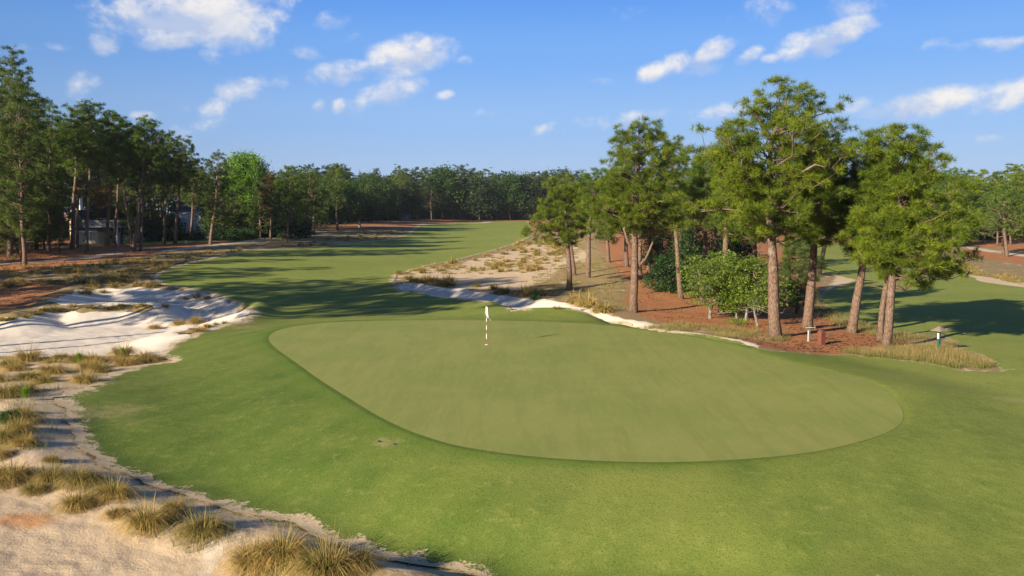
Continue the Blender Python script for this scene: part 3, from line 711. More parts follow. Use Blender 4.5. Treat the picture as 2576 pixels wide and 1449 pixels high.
BACKS = [((1530,660),(1527,520),30),((1577,672),(1572,430),46),((1610,690),(1612,470),40),((1632,683),(1640,455),40),((1660,668),(1668,420),44),((1865,690),(1870,440),46),((1935,670),(1938,470),40),((1750,640),(1748,400),46),((1800,655),(1806,430),44),((2060,690),(2110,430),50)]
BL = ['slim pine at the left of the hillside trunks, behind the forked pine', 'pine with a pale trunk glimpsed just left of the forked pine', 'dark pine whose trunk shows right against the forked pine', 'small-trunked pine on the straw slope, right of the forked pine',
      'pine behind the dark holly bush, its trunk half covered', 'dark pine far back between the dogwoods and the tallest pine', 'pine far back, hidden by the tallest pine', 'pine rising behind the leaning thin pine', 'pine rising behind the straight dogwood-side pine', 'pine at the back, left of the shadowed leaning pine']
for i, ((fx, fy), (tx_, ty_), hw) in enumerate(BACKS):
    h = fy - ty_
    hero('pine_tree', 40 + i, (fx, fy), [((fx + tx_) / 2, (fy + ty_) / 2), (tx_, ty_)],
         [(ty_, tx_ - hw * .35, tx_ + hw * .35), (ty_ + h * .12, tx_ - hw * .9, tx_ + hw * .8), (ty_ + h * .3, tx_ - hw, tx_ + hw), (ty_ + h * .5, tx_ - hw * .9, tx_ + hw), (ty_ + h * .62, tx_ - hw * .6, tx_ + hw * .7)],
         12, 40, BL[i], crown_mat=(M_pine_d, M_pine)[i % 2], tuft=5, nper=16, w=.042, L=.40, sides=6)
# young low pine behind the tallest one's foot, holly, dogwoods, laurels
hero('pine_tree', 70, (2003,790), [(2005,720),(2008,600)], [(590,1995,2020),(630,1975,2050),(670,1968,2062),(720,1972,2060),(760,1980,2050),(778,1990,2035)], 8, 46,
     'low dark young pine filling the gap right of the tallest trunk', crown_mat=M_pine_d, tuft=4, cat='pine tree')
def bush(name, seed, foot, rows, nb, label, mat, kind='broad', cat='bush', nper=14, L=.5, w=.10, bark=None, line=None, width=6, tuft=3, pad=.8, dead=0, **kw):
    top = min(r_[0] for r_ in rows); cxm = rows[0][1] * .5 + rows[0][2] * .5
    return hero(name, seed, foot, line or [((foot[0] + cxm) / 2, (foot[1] + top) / 2), (cxm, top + .15 * (foot[1] - top))], rows, width, nb, label,
                crown_mat=mat, kind=kind, cat=cat, nper=nper, L=L, w=w, bark=bark or M_bark_g, tuft=tuft, pad=pad, dead=dead, sides=7, **kw)
bush('holly_bush', 71, (1682,735), [(648,1665,1705),(670,1640,1725),(700,1632,1730),(722,1640,1725),(736,1660,1710)], 40, 'round dark green holly bush on the straw behind the forked pine', M_dark, nper=18)
bush('evergreen_tree', 72, (1740,735), [(560,1715,1760),(600,1700,1785),(650,1695,1790),(700,1705,1785),(730,1715,1770)], 50, 'dark leafy evergreen between the two thin trunks left of the dogwoods', M_dark, cat='tree', nper=18, width=9)
bush('evergreen_tree', 73, (1850,742), [(570,1800,1880),(610,1785,1900),(660,1780,1910),(700,1790,1905)], 50, 'dark leafy evergreen filling the space behind the dogwoods', M_dark, cat='tree', nper=18, width=9)
bush('evergreen_tree', 74, (1655,690), [(570,1630,1680),(600,1615,1700),(640,1615,1700),(670,1625,1690)], 36, 'dark leafy evergreen in the shade behind the forked pine', M_dark, cat='tree', nper=16, width=9)
bush('dogwood_tree', 75, (1786,802), [(640,1790,1830),(662,1738,1850),(690,1712,1862),(720,1740,1868),(745,1755,1860),(765,1745,1830)], 46,
     'pale green dogwood with a crooked grey trunk, left one of the layered pair', M_dog, 'layer', 'dogwood tree', 14, .62, .095, line=[(1789,770),(1800,750),(1790,730),(1800,690),(1810,660)], width=10, tuft=4, pad=1.2, limbs=[([(1797,752),(1775,745),(1755,735)],.06),([(1800,700),(1840,675),(1850,660)],.05)], limb_dy=.2)
bush('dogwood_tree', 76, (1875,806), [(652,1865,1900),(675,1845,1935),(700,1840,1950),(725,1850,1962),(750,1848,1965),(770,1860,1955)], 50,
     'pale green dogwood touching the tallest trunk, right one of the layered pair', M_dog, 'layer', 'dogwood tree', 14, .62, .095, line=[(1878,780),(1884,760),(1880,720),(1885,670)], width=8, tuft=4, pad=1.2, limbs=[([(1884,760),(1910,740),(1940,735)],.05)], limb_dy=.2)
bush('dogwood_tree', 77, (1851,803), [(712,1838,1868),(735,1825,1880),(760,1828,1882),(782,1828,1872)], 26,
     'smallest dogwood, sparse twiggy top, in front of the layered pair', M_broad, 'layer', 'dogwood tree', 14, .55, .11, line=[(1850,780),(1851,750),(1852,720)], width=6, tuft=3, pad=1.0, dead=9)
bush('dogwood_tree', 78, (1905,820), [(745,1890,1920),(762,1885,1925),(780,1890,1920)], 10,
     'thin bare-stemmed dogwood leaning right, nearest to the tallest trunk', M_dog, 'layer', 'dogwood tree', 8, .4, .07, line=[(1898,790),(1897,770),(1903,750)], width=7, tuft=3, dead=4)
bush('sapling', 79, (1853,817), [(803,1845,1861),(810,1843,1862),(816,1848,1858)], 8, 'tiny bright green sapling in the grass below the smallest dogwood', M_broad, cat='sapling', nper=10, L=.2, w=.05, width=2)
bush('sapling', 80, (1966,800), [(742,1970,1990),(750,1965,2012),(762,1968,2005),(790,1963,1980)], 14, 'thin green sapling peeping out right of the tallest trunk', M_broad, 'layer', cat='sapling', nper=10, L=.3, w=.06, width=2)

# ---- the pine wood on the left
LEFT = [  # foot, trunk line, crown top, half widths left/right, crown foot, trunk px, needles, branches, label
 ((26,647), (20,420), 170, 95, 88, 610, 13, M_pine_d, 120, 'leftmost big pine, dense dark crown reaching down to the straw'),
 ((62,668), (52,440), 205, 84, 74, 600, 11, M_pine_d, 110, 'dark pine with a sunlit foot beside the sandy path at the far left'),
 ((55,660), (40,400), 122, 62, 52, 520, 8, M_pine_d, 84, 'tallest pine at the left edge, its ragged tip against the blue sky'),
 ((91,628), (95,440), 255, 52, 50, 580, 9, M_pine_d, 70, 'pine with a short visible trunk right of the far-left pair'),
 ((123,636), (125,440), 255, 40, 44, 540, 9, M_pine, 54, 'pine with a dark straight trunk left of the yellow house'),
 ((150,637), (150,520), 430, 26, 28, 620, 5, M_pine_d, 32, 'low young pine with a thin trunk left of the yellow house'),
 ((181,628), (190,430), 265, 56, 46, 440, 11, M_pine, 62, 'double-trunked pine just left of the yellow house gable'),
 ((193,622), (200,430), 300, 40, 40, 470, 8, M_pine_d, 46, 'darker pine pressed behind the double trunk by the gable'),
 ((217,636), (226,430), 257, 50, 62, 420, 9, M_pine, 66, 'tall pine with a clean trunk crossing the yellow house'),
 ((268,620), (280,430), 285, 46, 50, 440, 9, M_pine, 56, 'pine whose trunk stands before the white balcony'),
 ((287,615), (300,440), 300, 36, 44, 440, 8, M_pine_d, 46, 'pine with a crooked trunk at the right end of the balcony'),
 ((336,634), (358,440), 300, 48, 62, 430, 11, M_pine, 66, 'leaning pine, right limb of the V formed by two trunks'),
 ((333,634), (312,470), 330, 34, 40, 470, 7, M_pine_d, 40, 'thin pale leaning pine, left limb of the V formed by two trunks'),
 ((353,632), (362,470), 360, 34, 40, 500, 7, M_pine_d, 40, 'slim straight pine touching the V-shaped pair on its right'),
 ((412,614), (420,440), 340, 36, 42, 470, 8, M_pine_d, 52, 'dark pine with an orange foot on the small lawn'),
 ((440,615), (452,440), 345, 40, 46, 480, 9, M_pine_d, 56, 'dark pine left of the white house with the arched door'),
 ((529,617), (545,480), 384, 44, 42, 570, 8, M_pine_d, 66, 'broad dark pine beside the bend of the path, pale twigs at its base'),
 ((481,600), (485,480), 400, 34, 34, 520, 7, M_pine_d, 42, 'dark pine in front of the white house'),
 ((681,602), (680,500), 437, 24, 24, 550, 6, M_rust, 44, 'slim bronze-tinted pine at the end of the clipped hedge'),
 ((721,610), (728,500), 418, 42, 44, 560, 7, M_pine, 66, 'grey-green pine standing on the right of the hedge path'),
 ((765,598), (775,500), 425, 34, 36, 540, 6, M_pine_d, 44, 'dark pine in the row right of the hedge path'),
 ((849,579), (846,490), 414, 30, 34, 520, 6, M_pine, 44, 'tall pine with a clear black trunk, knobbly top above the row'),
]
def left_tree(i, foot, mid, top, hl, hr, cb, wpx, mat, nb, label):
    tx = foot[0] + (mid[0] - foot[0]) * (foot[1] - top) / (foot[1] - mid[1]) * .8
    h = cb - top
    rr_ = np.random.default_rng(900 + i)
    j = lambda a: a * rr_.uniform(.85, 1.12)
    rows = [(top, tx - hl * .22, tx + hr * .22), (top + h * .1, tx - j(hl) * .6, tx + j(hr) * .55), (top + h * .28, tx - j(hl) * .9, tx + j(hr) * .85), (top + h * .5, tx - j(hl), tx + j(hr)),
            (top + h * .75, tx - j(hl) * .95, tx + j(hr)), (cb, tx - j(hl) * .55, tx + j(hr) * .6)]
    hero('pine_tree', 100 + i, foot, [mid, (tx, top + .03 * h)], rows, wpx, nb, label, crown_mat=mat, tuft=6, nper=16, w=.05, L=.46, sides=7, dead=10, sub=.8, pad=1.25)
for i, a in enumerate(LEFT): left_tree(i, *a)
MIDSTORY = [((18,641),(18,560),470,70,60,632,6,M_pine_d,60,'low dark young pine filling the shade at the far left'),
 ((80,632),(82,560),480,44,44,622,5,M_pine_d,44,'low dark young pine between the far-left trunks'),
 ((112,628),(112,560),450,44,44,612,5,M_pine_d,44,'low dark young pine left of the yellow house, nearest to it'),
 ((305,612),(310,550),455,34,40,606,6,M_pine_d,44,'dark young pine right of the white balcony'),
 ((386,607),(388,560),470,44,44,588,6,M_pine_d,44,'low-limbed dark pine with bare twigs left of the small lawn'),
 ((590,600),(590,540),470,34,34,590,6,M_pine_d,40,'dark young pine below the spring-green broadleaf tree'),
 ((655,600),(655,540),450,34,30,585,6,M_pine_d,40,'dark young pine between the broadleaf tree and the bronze pine'),
 ((790,590),(790,520),440,36,36,570,6,M_pine_d,40,'dark young pine in the row left of the stout-trunked broadleaf')]
for i, a in enumerate(MIDSTORY): left_tree(40 + i, *a)
left_tree(60, (255,612), (258,560), 468, 36, 44, 566, 6, M_rust, 44, 'bronze-brown leafy pine in front of the yellow house upper windows')
def bl(seed, foot, rows, nb, label, mat, nper=14, L=1.1, w=.22, width=8, cat='broadleaf tree', name='broadleaf_tree', tuft=3, pad=1.6, **kw):
    return bush(name, seed, foot, rows, nb, label, mat, 'broad', cat, nper, L, w, width=width, tuft=tuft, pad=pad, **kw)
bl(140, (628,592), [(391,595,640),(410,580,655),(440,572,664),(480,572,665),(520,580,660),(560,590,650)], 76, 'bright spring-green broadleaf tree between the dark pines on the left', M_broad, 16)
bl(141, (817,577), [(452,800,845),(475,770,880),(500,765,905),(530,770,900),(550,790,880)], 60, 'mid-green broadleaf tree with a stout trunk at the path end', M_broad_m)
bl(142, (905,573), [(455,880,930),(480,865,965),(510,860,975),(540,870,960)], 50, 'mid-green broadleaf tree next in the row right of the stout trunk', M_broad_m)
bush('hedge', 143, (420,603), [(586,395,445),(592,370,480),(598,365,520),(602,365,520)], 40, 'long dark hedge under the trees in front of the white house', M_dark, cat='hedge', nper=14, L=.7, w=.13, width=2)
bush('shrub', 144, (614,604), [(581,596,632),(590,588,640),(602,590,636)], 30, 'rounded green shrub at the left end of the clipped hedge', M_broad_m, cat='shrub', nper=16, L=.6, w=.12, width=2)
bush('shrub', 145, (565,605), [(580,550,585),(592,535,598),(604,540,596)], 30, 'dark loose shrub between the path bend and the rounded shrub', M_dark, cat='shrub', nper=14, L=.7, w=.13, width=2)
# ---------------------------------------------------------------- trees further off: a few kinds, copied one by one
def arch(seed, H, half, crown0, nb, mat, kind='pine', **kw):
    r = np.random.default_rng(seed); j = lambda: r.uniform(.8, 1.2)
    h = H - crown0
    rows = [(crown0, -half * .5, half * .5), (crown0 + h * .2, -half * j() * .95, half * j() * .95), (crown0 + h * .45, -half * j(), half * j()),
            (crown0 + h * .68, -half * .85 * j(), half * .85 * j()), (crown0 + h * .88, -half * .55 * j(), half * .55 * j()), (H, -half * .2, half * .2)]
    tr = [(0, 0, 0), (H * .4, r.normal(0, .2), r.normal(0, .2)), (H * .97, r.normal(0, .5), r.normal(0, .4))]
    return grow(seed, H, tr, .24, rows, nb, kind, crown_mat=mat, sides=6, dead=4, **kw)
pk = dict(tuft=4, nper=7, w=.17, L=.62, sub=.62, pad=1.6)
FAR_P = [arch(300 + i, 20, hw, c0, 46, m, **pk) for i, (hw, c0, m) in enumerate([(4.2, 6, M_far), (3.6, 8, M_pine_d), (4.6, 5, M_far), (3.4, 9, M_far), (4.0, 4, M_pine_d)])]
bk = dict(tuft=4, nper=9, w=.34, L=1.5, sub=.8, pad=1.7)
FAR_B = [arch(320 + i, 18, hw, c0, 44, m, 'broad', **bk) for i, (hw, c0, m) in enumerate([(4.8, 3, M_far), (4.4, 4, M_broad_m)])]
SUN_P = [arch(330 + i, 18, hw, c0, 50, m, tuft=5, nper=9, w=.12, L=.55, sub=.7, pad=1.5) for i, (hw, c0, m) in enumerate([(4.4, 5, M_pine), (3.8, 6, M_pine_y), (4.6, 4, M_pine)])]
NEAR_P = [arch(340 + i, 21, hw, c0, 60, m, tuft=5, nper=11, w=.09, L=.5, sub=.8, pad=1.4) for i, (hw, c0, m) in enumerate([(4.6, 6, M_pine_d), (4.2, 8, M_pine), (5.0, 4, M_pine_d)])]
HIGH_P = arch(347, 22, 4.6, 11, 60, M_pine, tuft=5, nper=11, w=.09, L=.5, sub=.8, pad=1.4)
SHRUB = [grow(350 + i, 3, [(0, 0, 0), (1.2, .1, 0), (2.4, .2, .1)], .07, [(.15, -1.6, 1.6), (1.0, -2.3, 2.2), (2.0, -1.8, 1.7), (3.0, -.5, .5)], 26, 'broad', tuft=4, nper=9, w=.17, L=.7, sub=1.0, pad=.9, sides=5, dead=0, crown_mat=m) for i, m in enumerate((M_dark, M_far, M_broad_m))]
fr = np.random.default_rng(5)
def stand(px, dist, top, kinds, H0, label, group, name='pine_tree', cat='pine tree', wide=(.95, 1.55)):
    d = ray([px], [540])[0]; x = d[0] / d[1] * dist; z = float(zf(x, dist))
    dt = ray([px], [top])[0]; H = HC + dt[2] / dt[1] * dist - z
    s = max(H, 3.) / H0; w = s * fr.uniform(*wide)
    t = plant(name, (x, dist, z), kinds[int(fr.integers(len(kinds)))], label, cat, group, fr.uniform(0, 6.28), (w, w, s))
    return t
SKX = [640,700,740,790,845,890,940,1000,1060,1120,1160,1210,1250,1300,1350,1380,1420,1470,1540]
SKY_ = [440,432,416,428,414,440,434,424,420,428,427,438,422,438,420,423,434,444,440]
sky_y = lambda px: np.interp(px, SKX, SKY_)
GF = 'trees of the treeline that closes the far end of the fairway'
LF = 'dark bluish pine in the crowded treeline closing the far end of the fairway'
for i, px in enumerate(np.arange(770, 1500, 26)):                    # front rank
    px = px + fr.uniform(-7, 7); dist = np.interp(px, [760, 900, 1060, 1120, 1500], [225, 285, 345, 385, 400]) + fr.uniform(-6, 10)
    broad = fr.uniform() < .42
    stand(px, dist, sky_y(px) + fr.uniform(-6, 46), FAR_B if broad else FAR_P, 18 if broad else 20,
          'rounded broadleaf tree in the crowded treeline closing the far end of the fairway' if broad else LF, GF, 'broadleaf_tree' if broad else 'pine_tree', 'broadleaf tree' if broad else 'pine tree')
for row, (dd, step) in enumerate(((24, 22), (48, 20), (80, 24))):    # the ranks behind
    for px in np.arange(740 + row * 9, 1640, step):
        dist = np.interp(px, [740, 900, 1060, 1120, 1640], [240, 290, 350, 385, 410]) + dd + fr.uniform(-8, 8)
        stand(px, dist, sky_y(px) + fr.uniform(-14, 22) + (4 if row < 2 else 0), FAR_P if fr.uniform() < .8 else FAR_B, 20, LF, GF)
GL = 'trees of the dim wood behind the houses on the left'
for row, dist0 in enumerate((205, 240, 272)):
    for px in np.arange(-60 + row * 14, 745, 36):
        stand(px, dist0 + fr.uniform(-12, 16), np.interp(px, [0, 200, 420, 560, 760], [300, 330, 385, 425, 432]) + fr.uniform(0, 22), FAR_P, 20,
              'dark pine in the dim wood behind the houses on the left', GL)
GRT = 'trees of the wood beyond the right-hand fairway'
for row, (dist0, st) in enumerate(((215, 34), (250, 36), (300, 40))):
    for px in np.arange(1560 + 11 * row, 2760, st):
        if px < 2330 and row == 0: continue
        dist = dist0 + fr.uniform(-12, 12) + max(0, 2330 - px) * .10
        stand(px, dist, np.interp(px, [1500, 2000, 2300, 2380, 2440, 2520, 2560, 2620], [452, 440, 428, 424, 428, 424, 406, 400]) + fr.uniform(-4, 26) + (18 if row == 0 else 0), SUN_P, 18,
              'sunlit pine in the wood beyond the right-hand fairway', GRT)
hero('pine_tree', 90, (2533,646), [(2528,590),(2524,540),(2530,490)], [(470,2510,2545),(495,2480,2560),(530,2465,2590),(560,2462,2596),(588,2480,2585)], 9, 44,
     'thinly leaved pine with twin pale trunks on the straw beside the right-hand path', crown_mat=M_pine, tuft=4, nper=10, w=.09, L=.42, dead=14, sides=7, limbs=[([(2529,600),(2524,560),(2510,530)], .12)])
hero('pine_tree', 91, (2524,640), [(2523,590),(2522,520)], [(500,2505,2540),(540,2490,2550),(575,2495,2550)], 7, 20, 'second slim trunk close beside the thinly leaved pine at the right edge', crown_mat=M_pine, tuft=4, nper=9, w=.09, L=.42, dead=6, sides=6)
hero('pine_tree', 92, (2440,612), [(2436,560),(2434,480)], [(452,2420,2450),(490,2402,2468),(540,2400,2476),(585,2410,2470)], 8, 44, 'low dense pine where the right-hand path comes out from the bushy pine', crown_mat=M_pine, tuft=4, nper=10, w=.10, L=.45, sides=6)
for x, y in ((-95,168),(-90,177),(-100,160),(-86,186),(-104,170)):
    plant('pine_tree', (x, y, float(zf(x, y))), NEAR_P[int(fr.integers(3))], 'dark pine in the dim wood behind the houses on the left', 'pine tree', GL, fr.uniform(0, 6.28), 1.08)
# shrubs under the woods
for px, dist, h in [(x_, np.interp(x_, [760, 900, 1060, 1120, 1500], [250, 305, 362, 400, 415]) + fr.uniform(0, 20), fr.uniform(.9, 1.9)) for x_ in np.arange(770, 1480, 24)]:
    d = ray([px], [540])[0]; x = d[0] / d[1] * dist
    plant('shrub', (x, dist, float(zf(x, dist))), SHRUB[int(fr.integers(2))], 'dark undergrowth shrub beneath the far treeline', 'shrub', 'undergrowth shrubs beneath the far treeline', fr.uniform(0, 6), h)
for px, dist, h in [(x_, np.interp(x_, [760, 900, 1060, 1120, 1500], [275, 330, 395, 430, 450]) + fr.uniform(0, 20), fr.uniform(2.2, 3.4)) for x_ in np.arange(760, 1490, 22)]:
    d = ray([px], [540])[0]; x = d[0] / d[1] * dist
    plant('shrub', (x, dist, float(zf(x, dist))), SHRUB[int(fr.integers(2))], 'tall dark thicket shrub deep in the far treeline', 'shrub', 'thicket shrubs deep in the far treeline', fr.uniform(0, 6), (h * 1.3, h * 1.3, h))
for px, dist, h in [(x_, 176 + fr.uniform(0, 26), fr.uniform(1.1, 2.3)) for x_ in list(np.arange(-40, 160, 26)) + list(np.arange(318, 430, 24)) + list(np.arange(560, 760, 24))]:
    d = ray([px], [540])[0]; x = d[0] / d[1] * dist
    plant('shrub', (x, dist, float(zf(x, dist))), SHRUB[int(fr.integers(2))], 'dark undergrowth shrub in the wood on the left', 'shrub', 'undergrowth shrubs in the left-hand wood', fr.uniform(0, 6), h)
for px, dist, h in [(x_, 235 + fr.uniform(0, 20), fr.uniform(.8, 1.5)) for x_ in np.arange(2380, 2660, 26)]:
    d = ray([px], [540])[0]; x = d[0] / d[1] * dist
    plant('shrub', (x, dist, float(zf(x, dist))), SHRUB[int(fr.integers(3))], 'undergrowth shrub below the wood beyond the right-hand fairway', 'shrub', 'undergrowth shrubs beyond the right-hand fairway', fr.uniform(0, 6), h)
# the wood goes on outside the picture on the left and throws its shade across the bunker and the fairway
OFF = [(-43,42,1.14),(-44,46,1.14),(-48,53,1.1),(-53,47,1.0),(-50,56,1.1),(-58,60,1.05),(-63,52,1.1),(-70,62,1.0),(-66,72,1.05),(-74,80,1.1),(-80,70,1.1),(-86,92,1.1),(-92,84,1.1),(-104,100,1.1),(-96,112,1.1),(-118,120,1.1),(-84,108,1.05),(-112,140,1.1),(-100,108,1.1),(-112,114,1.1),(-94,122,1.05),(-106,127,1.1),(-122,110,1.1),(-110,150,1.1),(-104,160,1.1),(-116,156,1.1),(-100,170,1.1),(-128,150,1.1),(-95,136,1.1),(-98,128,1.1),(-92,142,1.1),(-88,128,1.1)]
for iq, (x, y, s) in enumerate(OFF):
    plant('pine_tree', (x, y, float(zf(x, y))), [HIGH_P] [0] if y - x < 113 else NEAR_P[int(fr.integers(3))], 'pine of the left-hand wood beyond the edge of the picture', 'pine tree', 'pines of the left-hand wood beyond the picture', fr.uniform(0, 6), s)
# ---------------------------------------------------------------- grasses
def mat_blade(name, root, mid, tip, alt):
    k = NT(name)
    t = k.attr('tint').outputs['Fac']; v = k.attr('vary').outputs['Fac']
    c = k.mix(k.ramp(t, .0, .45), root, mid); c = k.mix(k.ramp(t, .4, 1.0), c, tip); c = k.mix(k.ramp(v, .45, .9), c, alt)
    d = k.n('ShaderNodeBsdfPrincipled', ins={'Base Color': c, 'Roughness': .7, 'Specular IOR Level': .15})
    tr = k.n('ShaderNodeBsdfTranslucent', ins={'Color': c})
    mx = k.n('ShaderNodeMixShader', ins={0: .3, 1: d, 2: tr})
    o = k.n('ShaderNodeOutputMaterial'); k.t.links.new(mx.outputs[0], o.inputs[0]); return k.m
M_wire = mat_blade('wiregrass_straw', (.12, .10, .028), (.35, .235, .072), (.60, .395, .14), (.21, .20, .045))
M_wire_o = mat_blade('wiregrass_olive', (.10, .088, .025), (.26, .195, .060), (.46, .325, .115), (.16, .16, .036))
M_dry = mat_blade('dry_low_grass', (.13, .11, .04), (.25, .20, .08), (.36, .28, .12), (.15, .17, .04))
M_pink = mat_blade('seeding_tall_grass', (.09, .13, .025), (.20, .19, .06), (.46, .25, .14), (.20, .22, .06))
M_weed = mat_blade('weed_stems', (.08, .11, .02), (.15, .16, .05), (.34, .27, .14), (.10, .17, .03))
M_turfb = mat_blade('turf_blades', (.06, .10, .016), (.10, .15, .026), (.16, .20, .042), (.24, .225, .075))
def blades(r, B, D, length, lean, width, seg=3, droop=.55):
    """B roots (n,3); D outward unit vectors (n,2). Returns V, F, tint, vary"""
    n = len(B); t = np.linspace(0, 1, seg + 1)[None, :, None]
    Ln = length[:, None, None]; le = lean[:, None, None]
    h = Ln * (t * np.cos(le * t * 1.25) * (1 - .0 * t)); o = Ln * np.sin(le) * t ** 1.5
    z = h - droop * Ln * np.sin(le) * t ** 3 * .8
    P = B[:, None] + np.concatenate([o * D[:, None, :1], o * D[:, None, 1:2], z], -1)
    a = r.uniform(0, 6.28, n); S = np.stack([np.cos(a), np.sin(a), 0 * a], -1)[:, None]
    w = width[:, None, None] * .5 * (1 - t * .85)
    V = np.stack([P - S * w, P + S * w], 2).reshape(n, -1, 3)
    k = 2 * (seg + 1); q = np.array([[2 * i, 2 * i + 1, 2 * i + 3, 2 * i + 2] for i in range(seg)])
    Fc = (np.arange(n)[:, None, None] * k + q[None]).reshape(-1, 4)
    tt = np.broadcast_to(np.repeat(t[0, :, 0], 2)[None], (n, k)).ravel(); vv = np.repeat(r.uniform(0, 1, n), k)
    return V.reshape(-1, 3), Fc, tt, vv
def clump(seed, n, w, mat, R=.42, tall=.62, seg=4):
    r = np.random.default_rng(seed)
    a = r.uniform(0, 6.28, n); q = np.sqrt(r.uniform(0, 1, n)) * .16 * (R / .42)
    wob = 1 + .3 * np.sin(a * 2 + seed) + .2 * np.sin(a * 5 + 2 * seed)
    B = np.stack([np.cos(a) * q, np.sin(a) * q, np.full(n, -.02)], -1); a2 = a + r.normal(0, .5, n)
    ln = tall * r.uniform(.55, 1.15, n) * (wob * .3 + .7); le = np.clip(r.normal(.80, .30, n), .05, 1.35)
    V, Fc, tt, vv = blades(r, B, np.stack([np.cos(a2), np.sin(a2)], -1), ln, le * 1.15, np.full(n, w) * r.uniform(.6, 1.4, n), seg)
    V[:, 2] = np.maximum(V[:, 2], -.02)
    m = r.uniform(0, 1, n) < .02                              # a few seed stalks
    return mesh_np('wiregrass', V, [Fc], mat, {'tint': tt, 'vary': vv})
CL_NEAR = [clump(500 + i, 900, .0105, (M_wire, M_wire_o, M_wire)[i % 3], tall=(.62, .7, .55, .66, .5)[i % 5]) for i in range(6)]
CL_MID = [clump(520 + i, 170, .030, (M_wire, M_wire_o)[i % 2], seg=3) for i in range(4)]
gr = np.random.default_rng(77)
def tuft(px, py, wpx, label, group, near=True, hs=1.0, kind=None):
    g = gp(px, py); w = wpx / F * g[1] if wpx > 0 else -wpx
    ml = CL_NEAR if near else CL_MID
    o = obj('wiregrass_tussock', ml[int(gr.integers(len(ml))) if kind is None else kind], None, g)
    s = w / .95; o.scale = (s, s, s * hs * gr.uniform(.9, 1.1)); o.rotation_euler = (0, 0, gr.uniform(0, 6.28))
    return tag(o, label, 'grass tussock', group)
GN = 'wiregrass tussocks on the sand at the near left'
for i, (px, py, w, lb) in enumerate(NEAR_T): tuft(px, py + 3, w * 1.75, lb, GN, hs=.92)
GB = 'wiregrass tussocks around the left bunker'
for px, py, w, lb in [
 (450,818,32,'golden brown wiregrass tussock at the tip of the sand between bunker and turf'), (494,815,36,'bright yellow wiregrass tussock on the sand spit'), (499,837,36,'brown wiregrass tussock beside the bunker rake'), (523,824,26,'low wiregrass tuft trailing right on the sand spit'), (389,829,30,'dark leaning wiregrass tuft on the bunker crest'), (544,818,18,'small wiregrass tuft near the turf on the sand spit'), (565,815,16,'smallest green wiregrass tuft at the end of the sand spit'),
 (468,754,16,'dark wiregrass tuft, left of three above the lying rake'), (494,750,24,'dark wiregrass tuft, middle of three above the lying rake'), (522,753,24,'dark wiregrass tuft, right of three above the lying rake'), (222,740,26,'shaded wiregrass tussock on the upper bunker lip'), (258,737,18,'rust-brown wiregrass tuft on the upper bunker lip'), (205,739,20,'wiregrass tuft at the left end of the upper bunker lip')]:
    tuft(px, py, w * 1.45, lb, GB, near=w > 28)
for i in range(34):
    u = gr.uniform(); px = np.interp(u, [0, .35, .7, 1], [0, 120, 250, 425]) + gr.uniform(-6, 6); py = np.interp(px, [0, 60, 120, 250, 425], [806, 798, 784, 774, 777]) + gr.uniform(-6, 4)
    tuft(px, py, gr.uniform(14, 34), 'dark wiregrass tussock on the grassy rib between the two halves of the left bunker', 'wiregrass tussocks on the rib of the left bunker', False, .9, 1)
for i in range(16):
    px = gr.uniform(190, 420); tuft(px, np.interp(px, [190, 300, 420], [727, 722, 724]) + gr.uniform(-6, 1), gr.uniform(16, 30), 'dark wiregrass tussock along the top edge of the left bunker', 'wiregrass tussocks along the upper bunker edge', False)
def in_poly(P, px, py): return sdf(np.array(P, float), np.array([px]), np.array([py]))[0] < 0
def scatter(poly, n, wm, label, group, dens=None, sq=1.0):
    P = np.array(poly, float); k = 0; rest = []
    while k < n:
        px = gr.uniform(P[:, 0].min(), P[:, 0].max()); py = gr.uniform(P[:, 1].min(), P[:, 1].max())
        if not in_poly(P, px, py): continue
        if dens is not None and vn(px / 46., py / 13., dens) < gr.uniform(.25, .75): continue
        tuft(px, py, -gr.uniform(.75, 1.5) * wm, label, group, False, sq); k += 1
LWASTE = [(0,690),(120,690),(190,676),(330,652),(480,640),(640,628),(760,612),(860,596),(1040,572),(1030,582),(980,600),(890,610),(768,621),(629,629),(577,637),(516,650),(440,668),(392,688),(390,704),(300,716),(180,716),(0,724)]
RWASTE = [(1000,692),(1030,684),(1080,672),(1150,660),(1219,641),(1289,620),(1341,598),(1420,604),(1440,640),(1400,672),(1300,690),(1180,690),(1080,690)]
RBAND = [(1010,703),(1060,700),(1150,712),(1260,728),(1330,738),(1440,752),(1540,786),(1500,788),(1400,757),(1300,745),(1187,729),(1091,718),(1020,710)]
scatter(LWASTE, 60, 1.15, 'wiregrass tussock on the shaded waste ground left of the fairway', 'wiregrass tussocks on the left waste ground', 3)
scatter(RWASTE, 80, 1.35, 'golden wiregrass tussock on the sunlit sand waste right of the fairway', 'wiregrass tussocks on the right sand waste', 4)
scatter(RBAND, 46, 1.45, 'dark wiregrass tussock in the band above the right-hand bunker', 'wiregrass tussocks above the right-hand bunker')
for px, py, w, lb in [(1160,718,26,'dark wiregrass tussock standing in the white sand, left of two'), (1196,716,22,'dark wiregrass tussock standing in the white sand, right of two'), (1249,738,18,'rusty wiregrass tuft at the rim of the right-hand bunker'), (1400,779,26,'pale wiregrass tuft between green mound and sand, near the small rake')]:
    tuft(px - 70 if px < 1200 else px, py, w * 1.2, lb, 'wiregrass tussocks at the right-hand bunker', False)
